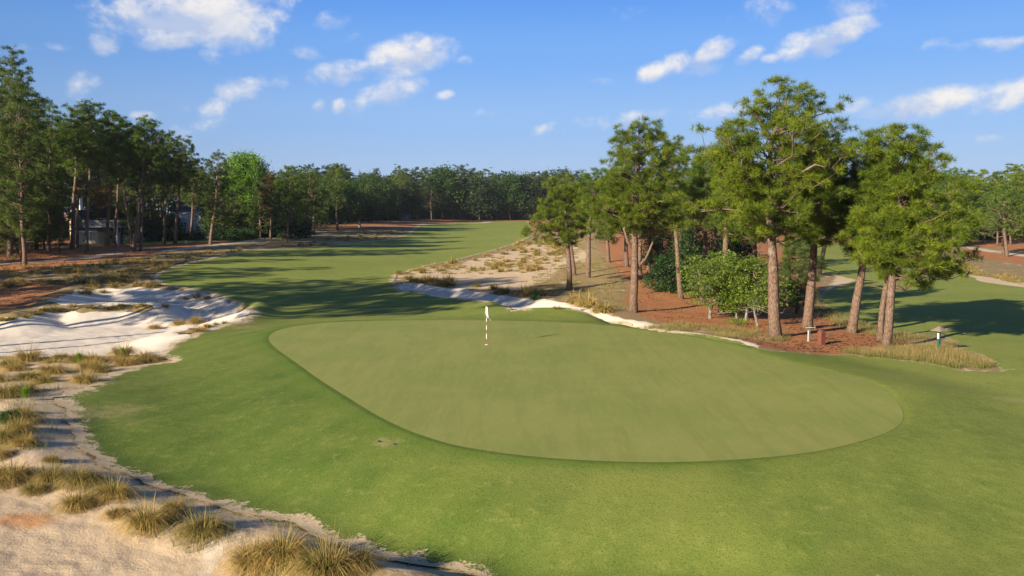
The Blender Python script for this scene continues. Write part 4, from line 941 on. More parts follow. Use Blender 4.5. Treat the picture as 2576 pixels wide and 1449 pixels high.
# the rest of the wiregrass and the low dry grasses: one mass each
def mass(name, items, mat, label):
    V, Q, T, W_ = [], [], [], []; n = 0
    for v, q, t, w in items:
        V.append(v); Q.append(q + n); T.append(t); W_.append(w); n += len(v)
    o = obj(name, mesh_np(name, np.concatenate(V), [np.concatenate(Q)], mat, {'tint': np.concatenate(T), 'vary': np.concatenate(W_)}))
    return tag(o, label, 'grass', kind='stuff')
def pts_in(poly, n, dens=None, sx=40., sy=12., lo=.3, hi=.7):
    P = np.array(poly, float); out = np.zeros((0, 2))
    while len(out) < n:
        c = np.stack([gr.uniform(P[:, 0].min(), P[:, 0].max(), 4 * n), gr.uniform(P[:, 1].min(), P[:, 1].max(), 4 * n)], -1)
        k = sdf(P, c[:, 0], c[:, 1]) < 0
        if dens is not None: k &= vn(c[:, 0] / sx, c[:, 1] / sy, dens) > gr.uniform(lo, hi, len(c))
        out = np.concatenate([out, c[k]])
    out = out[:n]
    return ground_fast(out[:, 0], out[:, 1])
def fuzz(poly, n, per, length, width, dens=None, rad=.25, lean=.5, seg=2, **kw):
    g = pts_in(poly, n, dens, **kw)
    B = np.repeat(g, per, 0); a = gr.uniform(0, 6.28, len(B)); q = np.sqrt(gr.uniform(0, 1, len(B))) * rad
    B = B + np.stack([np.cos(a) * q, np.sin(a) * q, np.full(len(B), -.03)], -1)
    D = np.stack([np.cos(a), np.sin(a)], -1)
    sc = np.repeat(np.maximum(1, g[:, 1] / 60.), per)
    return blades(gr, B, D, length * gr.uniform(.5, 1.2, len(B)), np.clip(gr.normal(lean, .3, len(B)), 0, 1.2), width * sc * gr.uniform(.6, 1.3, len(B)), seg)
mass('wiregrass', [fuzz(LWASTE, 560, 30, .38, .028, 3, .22), fuzz(RWASTE, 240, 30, .36, .03, 4, .3), fuzz([(1345,600),(1480,598),(1450,640),(1400,660)], 140, 30, .4, .03, None, .3),
     fuzz([(2300,672),(2436,665),(2576,690),(2800,720),(2800,745),(2576,718),(2440,690)], 260, 22, .5, .03, 8, .3),
     fuzz([(0,640),(150,660),(330,655),(500,640),(480,650),(300,690),(0,690)], 130, 30, .5, .026, 6, .2)], M_wire_o, 'wiregrass scattered over the waste ground on both sides of the fairway')
mass('dry_grass', [fuzz([(1340,640),(1500,620),(1560,700),(1585,780),(1500,780),(1340,725)], 620, 26, .24, .022, 9, .35), fuzz([(1620,826),(1690,812),(1860,828),(1990,850),(1960,866),(1820,850)], 420, 30, .34, .014, 5, .25),
     fuzz([(2110,884),(2180,878),(2300,860),(2400,862),(2420,882),(2300,895),(2180,897)], 420, 26, .34, .012, 6, .25), fuzz([(2040,740),(2110,795),(2240,838),(2340,850),(2250,858),(2100,820),(2040,780)], 300, 26, .45, .018, None, .3),
     fuzz([(1500,640),(1600,620),(1900,700),(2000,860),(1800,840),(1560,760)], 200, 18, .3, .02, 2, .25)], M_dry, 'low dry grass thinly covering the straw among the right-hand pines')
mass('tall_grass', [fuzz([(2190,895),(2250,884),(2350,882),(2410,890),(2470,905),(2492,926),(2430,930),(2340,914),(2240,904)], 520, 15, .46, .014, 7, .25, .32, 3, lo=.2, hi=.6),
     fuzz([(2150,890),(2210,884),(2240,896),(2190,899)], 120, 12, .4, .012, None, .2, .3, 3)], M_pink, 'tall seeding grass with pinkish heads below the roofed post')
mass('weeds', [fuzz([(0,960),(120,915),(300,905),(250,965),(60,1000)], 240, 5, .34, .012, None, .12, .25), fuzz([(0,1010),(110,1000),(150,1080),(120,1130),(0,1140)], 150, 5, .36, .011, None, .12, .25),
     fuzz([(20,1180),(280,1190),(330,1260),(200,1260)], 150, 5, .36, .010, None, .1, .22), fuzz([(300,1240),(480,1265),(600,1350),(480,1400),(330,1330)], 240, 5, .30, .009, None, .12, .3), fuzz([(560,1380),(900,1390),(960,1440),(600,1449)], 160, 4, .34, .008, None, .1, .25),
     fuzz([(1190,1420),(1240,1425),(1245,1452),(1200,1452)], 16, 4, .55, .007, None, .08, .2), fuzz([(420,760),(560,765),(600,775),(470,784)], 120, 5, .16, .012, None, .12, .3), fuzz([(220,765),(430,755),(420,790),(250,780)], 130, 6, .25, .018, None, .15, .4)], M_weed, 'thin weed stems and seedlings on the sand')
pl = pts_in([(170,1100),(420,930),(700,900),(960,1060),(1400,1170),(2000,1165),(2280,1110),(2576,1050),(2576,1449),(1172,1449),(684,1311),(229,1158)], 42000)
d_ = sdf(Pg, pl[:, 0], pl[:, 1]); pl = pl[(d_ > .3)]
B_ = np.repeat(pl, 3, 0); a_ = gr.uniform(0, 6.28, len(B_)); B_ = B_ + np.stack([np.cos(a_) * .04, np.sin(a_) * .04, 0 * a_], -1)
TURF_B = blades(gr, B_, np.stack([np.cos(a_), np.sin(a_)], -1), gr.uniform(.03, .075, len(B_)), gr.uniform(.2, 1.2, len(B_)), gr.uniform(.010, .022, len(B_)), 1)
# ragged turf where the grass runs out on the sand
rd = np.random.default_rng(3)
cand = np.stack([rd.uniform(-24, 6, 240000), rd.uniform(15, 62, 240000)], -1)
sdt = -sdf(Pt, cand[:, 0], cand[:, 1]) + (fbm(cand[:, 0] * 1.1, cand[:, 1] * 1.1, 41, 4) - .5) * 1.1
keep = (sdt > -.30) & (sdt < .8) & (rd.uniform(0, 1, len(cand)) < np.where(sdt < 0, .35, .7)) & (vn(cand[:, 0] * 2.3, cand[:, 1] * 2.3, 12) > .35)
c2 = cand[keep]; B = np.repeat(np.stack([c2[:, 0], c2[:, 1], zf(c2[:, 0], c2[:, 1]) + .0], -1), 5, 0); a = rd.uniform(0, 6.28, len(B)); q = rd.uniform(0, .07, len(B))
B += np.stack([np.cos(a) * q, np.sin(a) * q, 0 * a], -1)
mass('turf_grass', [TURF_B, blades(rd, B, np.stack([np.cos(a), np.sin(a)], -1), rd.uniform(.04, .10, len(B)), rd.uniform(.2, 1.1, len(B)), rd.uniform(.010, .022, len(B)), 1)], M_turfb, 'ragged turf blades where the lawn runs out on the sand')
# leafy green plants among the tussocks
for (px, py, w, lb) in [(20,1066,60,'leafy lime-green bush among the tussocks at the left edge'), (200,915,10,'bright green pine seedling in the bunker edge row, left one'), (309,900,11,'bright green pine seedling in the bunker edge row, right one'), (64,1008,10,'bright green pine seedling at the foot of the left cluster'), (1346,755,26,'dark green young shrub growing in the right-hand bunker sand')]:
    g = gp(px, py); s = w / F * g[1] / 4.4
    if w < 20:
        r = np.random.default_rng(px); P = np.stack([r.normal(0, .02, 40), r.normal(0, .02, 40), r.uniform(.05, .42, 40)], -1)
        V, Fc, tt = needles(r, P, np.tile([[0, 0, 1.]], (40, 1)), r.uniform(.3, 1, 40), 16, .20, .012, .8)
        o = tag(obj('pine_seedling', mesh_np('pine_seedling', V, [Fc], M_broad, {'tint': tt}), None, g), lb, 'seedling')
    else:
        plant('shrub', g, SHRUB[2] if w == 60 else SHRUB[0], lb, 'shrub', None, 1.0, (s, s, s * (.8 if w == 60 else 1.3)))
# pine cones on the straw
def cones(polys, s0):
    g = np.concatenate([pts_in(p, n, d, 60., 20., .3, .6) for p, n, d in polys]); m = MB()
    r = np.random.default_rng(9)
    base = np.array([[1,0,0],[-1,0,0],[0,1,0],[0,-1,0],[0,0,1],[0,0,-1]], float); T = np.array([[0,2,4],[2,1,4],[1,3,4],[3,0,4],[2,0,5],[1,2,5],[3,1,5],[0,3,5]])
    a = r.uniform(0, 6.28, len(g)); s = s0 * r.uniform(.6, 1.3, len(g)) * np.maximum(1, g[:, 1] / 75.)
    V = base[None] * np.stack([s * 1.5, s * .8, s * .8], -1)[:, None] * r.uniform(.75, 1.2, (len(g), 6, 1))
    ca, sa = np.cos(a)[:, None], np.sin(a)[:, None]
    V = np.stack([V[..., 0] * ca - V[..., 1] * sa, V[..., 0] * sa + V[..., 1] * ca, V[..., 2] + s[:, None] * .5], -1) + g[:, None]
    return mesh_np('pine_cones', V.reshape(-1, 3), [(np.arange(len(g))[:, None, None] * 6 + T[None]).reshape(-1, 3)], plain('pine_cone_brown', (.075, .038, .02), .9))
tag(obj('pine_cones', cones([([(1930,872),(2040,830),(2130,838),(2240,850),(2330,872),(2240,888),(2010,886)], 520, 2), ([(1600,790),(1700,800),(1950,850),(1930,872),(1760,835)], 240, 3), ([(1620,700),(1720,760),(1960,800),(2000,840),(1700,800),(1600,770)], 240, 4), ([(1950,800),(2110,790),(2140,830),(2000,835)], 200, None)], .055)), 'fallen pine cones scattered on the straw under the right-hand pines', 'pine cones', kind='stuff')
tag(obj('pine_cones', cones([([(0,640),(330,640),(480,632),(330,655),(120,690),(0,690)], 300, None), ([(0,700),(190,716),(140,740),(0,775)], 120, None)], .06)), 'fallen pine cones on the straw along the left-hand path', 'pine cones', kind='stuff')
# ---------------------------------------------------------------- things of the golf course
M_white = plain('white_paint', (.78, .77, .74), .5); M_red = plain('red_paint', (.36, .05, .025), .5); M_black = plain('black_rubber', (.02, .022, .024), .6)
M_flag = plain('white_flag_cloth', (.82, .82, .82), .8, var=.04); M_redink = plain('red_ink', (.62, .06, .04), .8)
M_postg = plain('green_painted_post', (.012, .085, .065), .5); M_grey = plain('grey_green_post', (.075, .10, .09), .6)
M_rustb = plain('rust_brown_steel', (.15, .052, .036), .65, var=.3, scale=3.); M_shingle = plain('weathered_shingles', (.20, .155, .12), .9, var=.35, scale=14., bump=.6)
M_trimg = plain('greyed_white', (.5, .5, .49), .6); M_cover = plain('dark_blue_cover', (.03, .038, .055), .6); M_dull = plain('shaded_white_boards', (.20, .21, .215), .85); M_handle = plain('grey_handle', (.22, .24, .25), .5); M_wood = plain('pale_stick', (.5, .42, .3), .8)  # M_dull: white boards greyed, the far hut's shade put into the colour
g = gp(1224, 869)
dist = g[1]; ht = HC + ray([1226], [769])[0][2] / ray([1226], [769])[0][1] * dist - g[2]
fl = tag(empty('flagstick', g), 'white flag hanging on a red and white striped stick in the putting green', 'golf flag')
nb_ = 9; m1, m2 = MB(), MB()
for i, (a_, b_, wh) in enumerate([(0, .165, 0), (.165, .30, 1), (.30, .395, 0), (.395, .50, 1), (.50, .60, 0), (.60, .70, 1), (.70, 1.0, 0)]):
    (m2 if wh else m1).tube([(0, 0, a_ * ht), (0, 0, b_ * ht)], .016 if wh else .011, 8)
m1.obj('pole', M_red, fl); m2.obj('white_bands', M_white, fl)
MB().tube([(0, 0, ht), (0, 0, ht + .03), (0, 0, ht + .06)], [.02, .025, .008], 8).obj('finial', M_black, fl)
cup = MB(); th = np.linspace(0, 2 * math.pi, 25)
cup.tube(np.stack([.075 * np.cos(th), .075 * np.sin(th), 0 * th + .04], -1), .014, 5, False); cup.obj('cup', M_white, fl)
# cloth: falls from the top of the stick, free corner swung out towards the camera's right
NU, NV = 15, 11; V = []
for i in range(NU):
    for j in range(NV):
        u = i / (NU - 1); v = j / (NV - 1)                # u along the hoist downward, v across
        z = ht - .02 - u * .42 - v * .30 * (.25 + u)
        fold = math.sin(v * 9 + u * 3) * .05 * (.3 + u)
        x = (-.030 - .060 * u) * (1 - v) + v * (.045 + .17 * u ** 1.7) + .012
        V.append((x, -.03 - fold - .03 * v, z))
Q = [[i * NV + j, i * NV + j + 1, (i + 1) * NV + j + 1, (i + 1) * NV + j] for i in range(NU - 1) for j in range(NV - 1)]
fo = obj('flag', mesh_np('flag', V, [np.array(Q)], M_flag, None, True), fl)
so_ = fo.modifiers.new('thickness', 'SOLIDIFY'); so_.thickness = .006
ml = MB()
for q in range(5):
    zc_ = ht - .21 - q * .052; x_ = -.040 + (q > 0) * .018
    ml.box((x_, -.095, zc_), (.008, .006, .030)); ml.box((x_ + .014, -.095, zc_ + (.012 if q % 2 else -.012)), (.022, .006, .007)); ml.box((x_ + .020, -.095, zc_), (.007, .006, .024))
ml.obj('red_lettering', M_redink, fo)
# bunker rakes
def rake(p_head, p_tip, label, lift=0.0, hw=.32):
    a = gp(*p_head); b = gp(*p_tip)
    r = tag(empty('bunker_rake', a), label, 'rake', 'bunker rakes')
    d = b - a
    if lift: d = np.array([d[0], d[1] * .3, lift])
    dh = norm(d * np.array([1, 1, 0]) + 1e-6); s = np.array([-dh[1], dh[0], 0])
    h = MB(); h.tube([tuple(-s * hw + [0, 0, .05]), tuple(s * hw + [0, 0, .05])], .035, 6)
    for q in np.linspace(-hw, hw, 11): h.tube([tuple(s * q + [0, 0, .05]), tuple(s * q - dh * .03 + [0, 0, -.03])], .010, 4)
    h.obj('head', M_black, r)
    MB().tube([(0, 0, .06), tuple(d + [0, 0, .07])], [.018, .016], 6).obj('handle', M_handle if not lift else M_black, r)
rake((472, 841), (472.5, 827), 'bunker rake with a grey handle on the sand spit beside the brown tussock', hw=.55)
rake((522, 758), (543, 762.6), 'bunker rake lying in the upper half of the left bunker', hw=.35)
rake((1034, 734), (1014, 725), 'bunker rake at the left corner of the right-hand bunker', hw=.35)
rake((981, 709), (1000, 710.5), 'bunker rake lying on the turf above the right-hand bunker', hw=.35)
rake((1289, 781), (1277, 776), 'bunker rake leaning up against the turf lip behind the flag', lift=.62, hw=.4)
rake((1470, 781), (1458, 779), 'bunker rake half buried at the sand edge near the forked pine', hw=.3)
# covers in the turf
for px, py, rr_, lb in [(961, 1113, .15, 'dark blue valve cover in the dry turf patch, left one'), (999, 1120, .135, 'dark blue valve cover in the dry turf patch, right one'), (781, 1060, .08, 'small dark sprinkler head alone in the turf left of the green')]:
    g = gp(px, py); c = MB(); c.tube([(0, 0, 0), (0, 0, .045), (0, 0, .055)], [rr_, rr_, rr_ * .88], 20)
    o = c.obj('valve_cover' if rr_ > .11 else 'sprinkler_head', M_cover, None, loc=g); tag(o, lb, 'cover')
# post with a roof, on its roof a small bird
g = gp(2361, 884); dist = g[1]; px2m = dist / F
z1 = HC + ray([2361], [832.5])[0][2] / ray([2361], [832.5])[0][1] * dist - g[2]; z2 = HC + ray([2361], [820])[0][2] / ray([2361], [820])[0][1] * dist - g[2]
rp = tag(empty('roofed_post', g, .5), 'dark green post with a small four-sided shingle roof in the tall grass', 'post')
MB().box((0, 0, z1 / 2), (.12, .12, z1 + .1)).obj('post', M_postg, rp)
w = 19 * px2m * .82; m = MB(); m.add([(-w,-w,z1),(w,-w,z1),(w,w,z1),(-w,w,z1),(0,0,z2)], [[0,3,2,1]], [[0,1,4],[1,2,4],[2,3,4],[3,0,4]]); m.obj('roof', M_shingle, rp)
MB().box((0, 0, z1 - .02), (w * 1.5, w * 1.5, .035)).obj('soffit', M_black, rp)
MB().box((-.075, 0, z1 - .28), (.03, .09, .32)).obj('label_plate', M_white, rp)
bird = MB(); n_ = 9; t_ = np.linspace(0, 1, n_)
bird.tube(np.stack([-.11 + .20 * t_, 0 * t_, .05 + .05 * t_], -1), [.008, .014, .028, .036, .04, .038, .036, .03, .006], 8)
ca_ = w; bx = np.array([g[0] + 17.5 * px2m, g[1] - .05, g[2] + z1 + .03])
bo = bird.obj('bird', plain('bird_blue_and_rust', (.16, .12, .16), .8, var=.5, scale=20.), None, True, loc=bx); tag(bo, 'tiny bird perched on the right corner of the roofed post', 'bird')
# grey post with a cross bar, rusty box
g = gp(2034, 860); dist = g[1]; px2m = dist / F
zt = HC + ray([2034], [817])[0][2] / ray([2034], [817])[0][1] * dist - g[2]
pp = tag(empty('marker_post', g), 'thin grey-green post with white strip and cross bar, in front of the thick leaning pine', 'post')
MB().box((.03, 0, zt / 2), (.10, .10, zt)).obj('post', M_grey, pp)
MB().box((-.04, -.012, zt * .34), (.04, .085, zt * .68)).obj('white_strip', M_trimg, pp)
b_ = MB(); b_.tube([(-.24, -.07, zt * .84), (.0, -.075, zt * .85), (.36, -.07, zt * .845)], [.012, .022, .014], 6); b_.tube([(.34, -.07, zt * .76), (.34, -.07, zt * .95)], .007, 5); b_.obj('cross_bar', M_wood, pp)
g = gp(2066, 867); dist = g[1]; px2m = dist / F
zt = HC + ray([2066], [835])[0][2] / ray([2066], [835])[0][1] * dist - g[2]; wb = 13.5 * px2m
bx_ = tag(empty('litter_bin', g, .42), 'rusty reddish box with a domed top on the straw beside the grey post', 'bin')
MB().box((0, 0, zt / 2 - .05), (wb, wb, zt + .1)).obj('body', M_rustb, bx_)
mm = MB(); nn = 9; prof = [( -wb / 2 * 1.03 + wb * 1.03 * i / (nn - 1)) for i in range(nn)]
Vv = [(x, s_ * wb / 2 * 1.03, zt + .02 + .09 * (1 - (x / (wb * .52)) ** 2)) for s_ in (-1, 1) for x in prof] + [(x, s_ * wb / 2 * 1.03, zt - .03) for s_ in (-1, 1) for x in prof]
Qq = [[i, i + 1, nn + i + 1, nn + i] for i in range(nn - 1)] + [[2 * nn + i, 2 * nn + i + 1, i + 1, i] for i in range(nn - 1)] + [[nn + i, nn + i + 1, 3 * nn + i + 1, 3 * nn + i] for i in range(nn - 1)] + [[0, nn, 3 * nn, 2 * nn], [nn - 1, 3 * nn - 1, 4 * nn - 1, 2 * nn - 1]]
mm.add(Vv, Qq); mm.obj('lid', M_rustb, bx_)
MB().box((0, -wb / 2 - .008, zt * .80), (wb * .55, .012, .03)).obj('slot', M_black, bx_)
# white stakes and low path markers
for px, py, top, lb in [(41, 634.6, 625, 'white stake on the straw behind the far-left pines'), (298, 620, 612, 'white stake right of the yellow house porch'), (468, 614, 605.6, 'white stake at the end of the small lawn'), (628, 600.8, 595, 'white stake left of the clipped hedge'), (686, 591, 585, 'white stake at the foot of the bronze pine'), (725, 588, 582.5, 'white stake beside the path at its far bend')]:
    g = gp(px, py); h = max(.7, (py - top) / F * g[1] * 1.05)
    s_ = tag(empty('stake', g), lb, 'stake', 'white stakes along the left-hand wood')
    MB().tube([(0, 0, -.05), (0, 0, h * .94)], .055, 8).obj('shaft', M_white, s_); MB().tube([(0, 0, h * .94), (0, 0, h)], [.055, .02], 8).obj('tip', M_white, s_)
for px, py, lb in [(591.5, 612, 'first low dark marker along the path, nearest the bend'), (629.6, 608.4, 'second low dark marker along the path'), (666, 603, 'third low dark marker along the path'), (696, 599, 'last low dark marker along the path, by the grey-green pine')]:
    g = gp(px, py); s_ = tag(empty('path_marker', g), lb, 'marker post', 'low markers along the path')
    MB().tube([(0, 0, -.05), (0, 0, .42)], .06, 8).obj('shaft', M_black, s_); MB().tube([(0, 0, .42), (0, 0, .47), (0, 0, .5)], [.09, .09, .03], 8).obj('cap', M_black, s_)
# clipped hedge along the path
hp = ground([628, 650, 672, 690, 706], [599.5, 598, 595.5, 592.5, 588])
r = np.random.default_rng(4); t_ = r.uniform(0, 1, 2600)
hx = np.interp(t_ * 4, range(5), hp[:, 0]); hy = np.interp(t_ * 4, range(5), hp[:, 1]); hz = np.interp(t_ * 4, range(5), hp[:, 2])
P = np.stack([hx + r.uniform(-.6, .6, 2600), hy + r.uniform(-.6, .6, 2600), hz + r.uniform(0, 1.15, 2600)], -1) - hp[0]
V, Fc, tt = leaves(r, P, r.uniform(.2, .8, 2600), 5, .3, .16)
tag(obj('hedge', mesh_np('hedge', V, [Fc], M_dark, {'tint': tt}), None, hp[0]), 'clipped low hedge running away beside the left-hand path', 'hedge')

# ---------------------------------------------------------------- houses in the trees
M_yel = plain('pale_yellow_boards', (.62, .52, .30), .8, var=.06); M_wht = plain('white_boards', (.50, .51, .53), .8, var=.05); M_roof = plain('dark_grey_roof', (.06, .06, .065), .9, var=.3, scale=3.)
M_glass = plain('dark_window_glass', (.03, .04, .055), .12, .6); M_trim = plain('white_trim', (.74, .75, .77), .6, var=.04)
def wbox(m, x0, x1, y0, y1, z0, z1): return m.box(((x0 + x1) / 2, (y0 + y1) / 2, (z0 + z1) / 2), (x1 - x0, y1 - y0, z1 - z0))
def window(parent, x0, x1, z0, z1, y, nx=2, nz=2, name='window'):
    fr_ = MB(); t = .07
    for a, b, c, d in ((x0, x1, z0, z0 + t), (x0, x1, z1 - t, z1), (x0, x0 + t, z0 + t, z1 - t), (x1 - t, x1, z0 + t, z1 - t)): wbox(fr_, a, b, y - .06, y + .04, c, d)
    for i in range(1, nx): xx = x0 + (x1 - x0) * i / nx; wbox(fr_, xx - .025, xx + .025, y - .045, y + .02, z0 + t, z1 - t)
    for i in range(1, nz): zz_ = z0 + (z1 - z0) * i / nz; wbox(fr_, x0 + t, x1 - t, y - .04, y + .015, zz_ - .025, zz_ + .025)
    f = fr_.obj(name, M_trim, parent)
    wbox(MB(), x0 + t, x1 - t, y - .02, y + .01, z0 + t, z1 - t).obj('pane', M_glass, f)
def gable(m, x0, x1, y0, y1, z0, z1, axis='x', o=.4):
    """pitched roof slab pair with thickness"""
    t = .16
    if axis == 'y':                                          # ridge runs away from the camera: gable faces it
        xm = (x0 + x1) / 2
        for s_, xa in ((1, x0 - o), (-1, x1 + o)):
            m.add([(xa, y0 - o, z0 - o * .4), (xm, y0 - o, z1), (xm, y1 + o, z1), (xa, y1 + o, z0 - o * .4), (xa, y0 - o, z0 - o * .4 + t), (xm, y0 - o, z1 + t), (xm, y1 + o, z1 + t), (xa, y1 + o, z0 - o * .4 + t)], [[0,3,2,1],[4,5,6,7],[0,1,5,4],[1,2,6,5],[2,3,7,6],[3,0,4,7]])
    else:
        ym = (y0 + y1) / 2
        for ya in (y0 - o, y1 + o):
            m.add([(x0 - o, ya, z0 - o * .4), (x1 + o, ya, z0 - o * .4), (x1 + o, ym, z1), (x0 - o, ym, z1), (x0 - o, ya, z0 - o * .4 + t), (x1 + o, ya, z0 - o * .4 + t), (x1 + o, ym, z1 + t), (x0 - o, ym, z1 + t)], [[0,3,2,1],[4,5,6,7],[0,1,5,4],[1,2,6,5],[2,3,7,6],[3,0,4,7]])
def site(px, dist):
    d = ray([px], [540])[0]; x = d[0] / d[1] * dist; return np.array([x, dist, float(zf(x, dist)) - .05])
def zpx(py, dist, g, px=CX):
    d = ray([px], [py])[0]; return HC + d[2] / d[1] * dist - g[2]
D = 158.; g = site(262, D); s = D / F; X = lambda px: (px - 262) * s; Z = lambda py: max(0.0, zpx(py, D, g))
ho = tag(empty('yellow_house', g), 'pale yellow two-storey house with white balcony, half hidden by pine trunks', 'house')
m = MB(); wbox(m, X(206), X(300), 0, 9, -.4, Z(546)); wbox(m, X(188), X(206), -1.5, 9, -.4, Z(546)); m.add([(X(186), -1.5, Z(546)), (X(214), -1.5, Z(546)), (X(200), -1.5, Z(531)), (X(186), -1.2, Z(546)), (X(214), -1.2, Z(546)), (X(200), -1.2, Z(531))], [[0,3,4,1]], [[0,1,2],[3,5,4]]); m.obj('wall', M_yel, ho)
rf = MB(); gable(rf, X(206), X(302), 0, 9, Z(546), Z(520)); gable(rf, X(187), X(213), -1.5, 6, Z(546), Z(530), 'y'); ro = rf.obj('roof', M_roof, ho)
wbox(MB(), X(168), X(175), 4, 5, Z(560), Z(498)).obj('chimney', M_trim, ro)
wbox(MB(), X(160), X(188), 2, 9, -.4, Z(556)).obj('side_wing', M_yel, ho)
wbox(MB(), X(204), X(266), -3.2, -.02, -.4, Z(583)).obj('sun_room', M_yel, ho)
r2 = MB(); zz0, zz1 = Z(582), Z(571); r2.add([(X(198), -3.8, zz0), (X(268), -3.8, zz0), (X(268), -.02, zz1), (X(198), -.02, zz1), (X(198), -3.8, zz0 + .14), (X(268), -3.8, zz0 + .14), (X(268), -.02, zz1 + .14), (X(198), -.02, zz1 + .14)], [[0,3,2,1],[4,5,6,7],[0,1,5,4],[1,2,6,5],[2,3,7,6],[3,0,4,7]]); r2.obj('porch_roof', M_roof, ho)
wbox(MB(), X(198), X(268), -3.92, -3.81, zz0 - .04, zz0 + .16).obj('gutter', M_trim, ho)
bal = MB(); wbox(bal, X(222), X(310), -2.2, -.03, Z(576) + .3, Z(571) + .12); ba = bal.obj('balcony', M_trim, ho)
rl = MB(); zb = Z(571) + .12; wbox(rl, X(222), X(310), -2.2, -2.12, zb + .95, zb + 1.03)
for q in np.linspace(X(222), X(310), 34): wbox(rl, q - .02, q + .02, -2.18, -2.14, zb, zb + .95)
rl.obj('railing', M_trim, ba)
for a, b in ((226, 238), (244, 259), (264, 276), (284, 295)): window(ho, X(a), X(b), Z(571) + .2, Z(549), -.03, 2, 3)
for a, b in ((227, 235), (236, 244), (245, 252)): window(ho, X(a), X(b), Z(607), Z(585), -3.24, 2, 3, 'door')
window(ho, X(192), X(197), Z(566), Z(549), -1.54, 1, 2); window(ho, X(286), X(293), Z(603), Z(580), -.03, 1, 3)
for a in (303.5,): MB().tube([(X(a), -1.9, -.2), (X(a), -1.9, Z(576) + .3)], .19, 10).obj('column', M_trim, ho)
D = 196.; g = site(495, D); s = D / F; X = lambda px: (px - 495) * s; Z = lambda py: max(0.0, zpx(py, D, g))
hw_ = tag(empty('white_house', g), 'white board house with an arched door, glimpsed between dark pines', 'house')
m = MB(); wbox(m, X(428), X(562), 0, 9, -.5, Z(530)); m.obj('wall', M_wht, hw_)
rf = MB(); gable(rf, X(428), X(562), 0, 9, Z(530), Z(503)); ro = rf.obj('roof', M_roof, hw_); wbox(MB(), X(540), X(548), 4, 5, Z(520), Z(496)).obj('chimney', M_wht, ro)
wbox(MB(), X(456), X(484), -1.2, -.02, -.5, Z(557)).obj('entrance_bay', M_wht, hw_)
ar = MB(); th = np.linspace(0, math.pi, 13); cxa, cza, ra = X(469.5), Z(564), 4.6 * s
ar.add([(cxa, -1.26, cza)] + [(cxa + ra * math.cos(t), -1.26, cza + ra * math.sin(t)) for t in th], [], [[0, i + 1, i + 2] for i in range(12)]); do_ = ar.obj('fanlight', M_glass, hw_)
window(hw_, X(465), X(474), Z(583), Z(565), -1.24, 2, 3, 'door')
for a, b, t0, t1 in ((433, 441, 556, 540), (446, 452, 556, 540), (490, 498, 556, 540), (514, 522, 556, 540), (436, 446, 583, 566), (492, 504, 583, 566), (510, 520, 583, 566)): window(hw_, X(a), X(b), Z(t0), Z(t1), -.03, 2, 2)
for a in (541, 546, 551, 556): MB().tube([(X(a), -1.6, -.3), (X(a), -1.6, Z(561))], .16, 8).obj('porch_column', M_trim, hw_)
wbox(MB(), X(538), X(560), -2.0, -.02, Z(561), Z(557)).obj('porch_beam', M_trim, hw_)
def small_house(px, D, x0, x1, eave, ridge, label, wall, axis='y', win=((.2, .4), (.6, .8))):
    g = site(px, D); s = D / F; X = lambda p: (p - px) * s; Z = lambda py: max(0.3, zpx(py, D, g))
    h = tag(empty('small_house', g), label, 'house')
    m = MB(); ze = max(Z(eave), 2.0); zr = ze + max(.8, (eave - ridge) * s)
    wbox(m, X(x0), X(x1), 0, 5, -.5, ze)
    if axis == 'y': xm = (X(x0) + X(x1)) / 2; m.add([(X(x0), .02, ze), (X(x1), .02, ze), (xm, .02, zr), (X(x0), .3, ze), (X(x1), .3, ze), (xm, .3, zr)], [], [[0,1,2],[3,5,4]])
    m.obj('wall', wall, h); rf = MB(); gable(rf, X(x0), X(x1), 0, 5, ze, zr, axis, .3); rf.obj('roof', M_dull if wall is M_dull else M_roof, h)
    for a, b in win: window(h, X(x0) + (X(x1) - X(x0)) * a, X(x0) + (X(x1) - X(x0)) * b, .5 if b - a > .25 else 1.0, ze - .25, -.03, 2, 2)
small_house(1322, 403., 1312, 1339, 548, 541, 'tiny white gabled hut at the far end of the fairway', M_dull, win=((.15, .32), (.5, .85)))
small_house(1015, 338., 1004, 1030, 545, 538, 'pale cottage behind the orange-lit trunks of the far treeline', M_dull, 'x')
small_house(2545, 262., 2515, 2578, 566, 561, 'low pale building behind the twin-trunked pine at the right edge', M_dull, 'x', ((.05, .2), (.3, .45), (.6, .8)))
# ---------------------------------------------------------------- the evening air
hm = bpy.data.materials.new('evening_air'); hm.use_nodes = True; ht_ = hm.node_tree; ht_.nodes.clear()
pv = ht_.nodes.new('ShaderNodeVolumePrincipled'); pv.inputs['Color'].default_value = (.80, .88, 1.0, 1); pv.inputs['Density'].default_value = .00009; pv.inputs['Anisotropy'].default_value = .2
mo = ht_.nodes.new('ShaderNodeOutputMaterial'); ht_.links.new(pv.outputs[0], mo.inputs['Volume'])
zb_ = float(GZ.min()) - 1.2; xm_ = float(np.abs(GX).max()) + 30; ym_ = float(GY.max()) + 30
hz_ = MB(); hz_.box((0, (ym_ - 60) / 2, (zb_ + 42) / 2), (2 * xm_, ym_ + 60, 42 - zb_))
tag(hz_.obj('haze', hm), 'thin blue evening haze lying over the whole golf course', 'haze', kind='stuff')
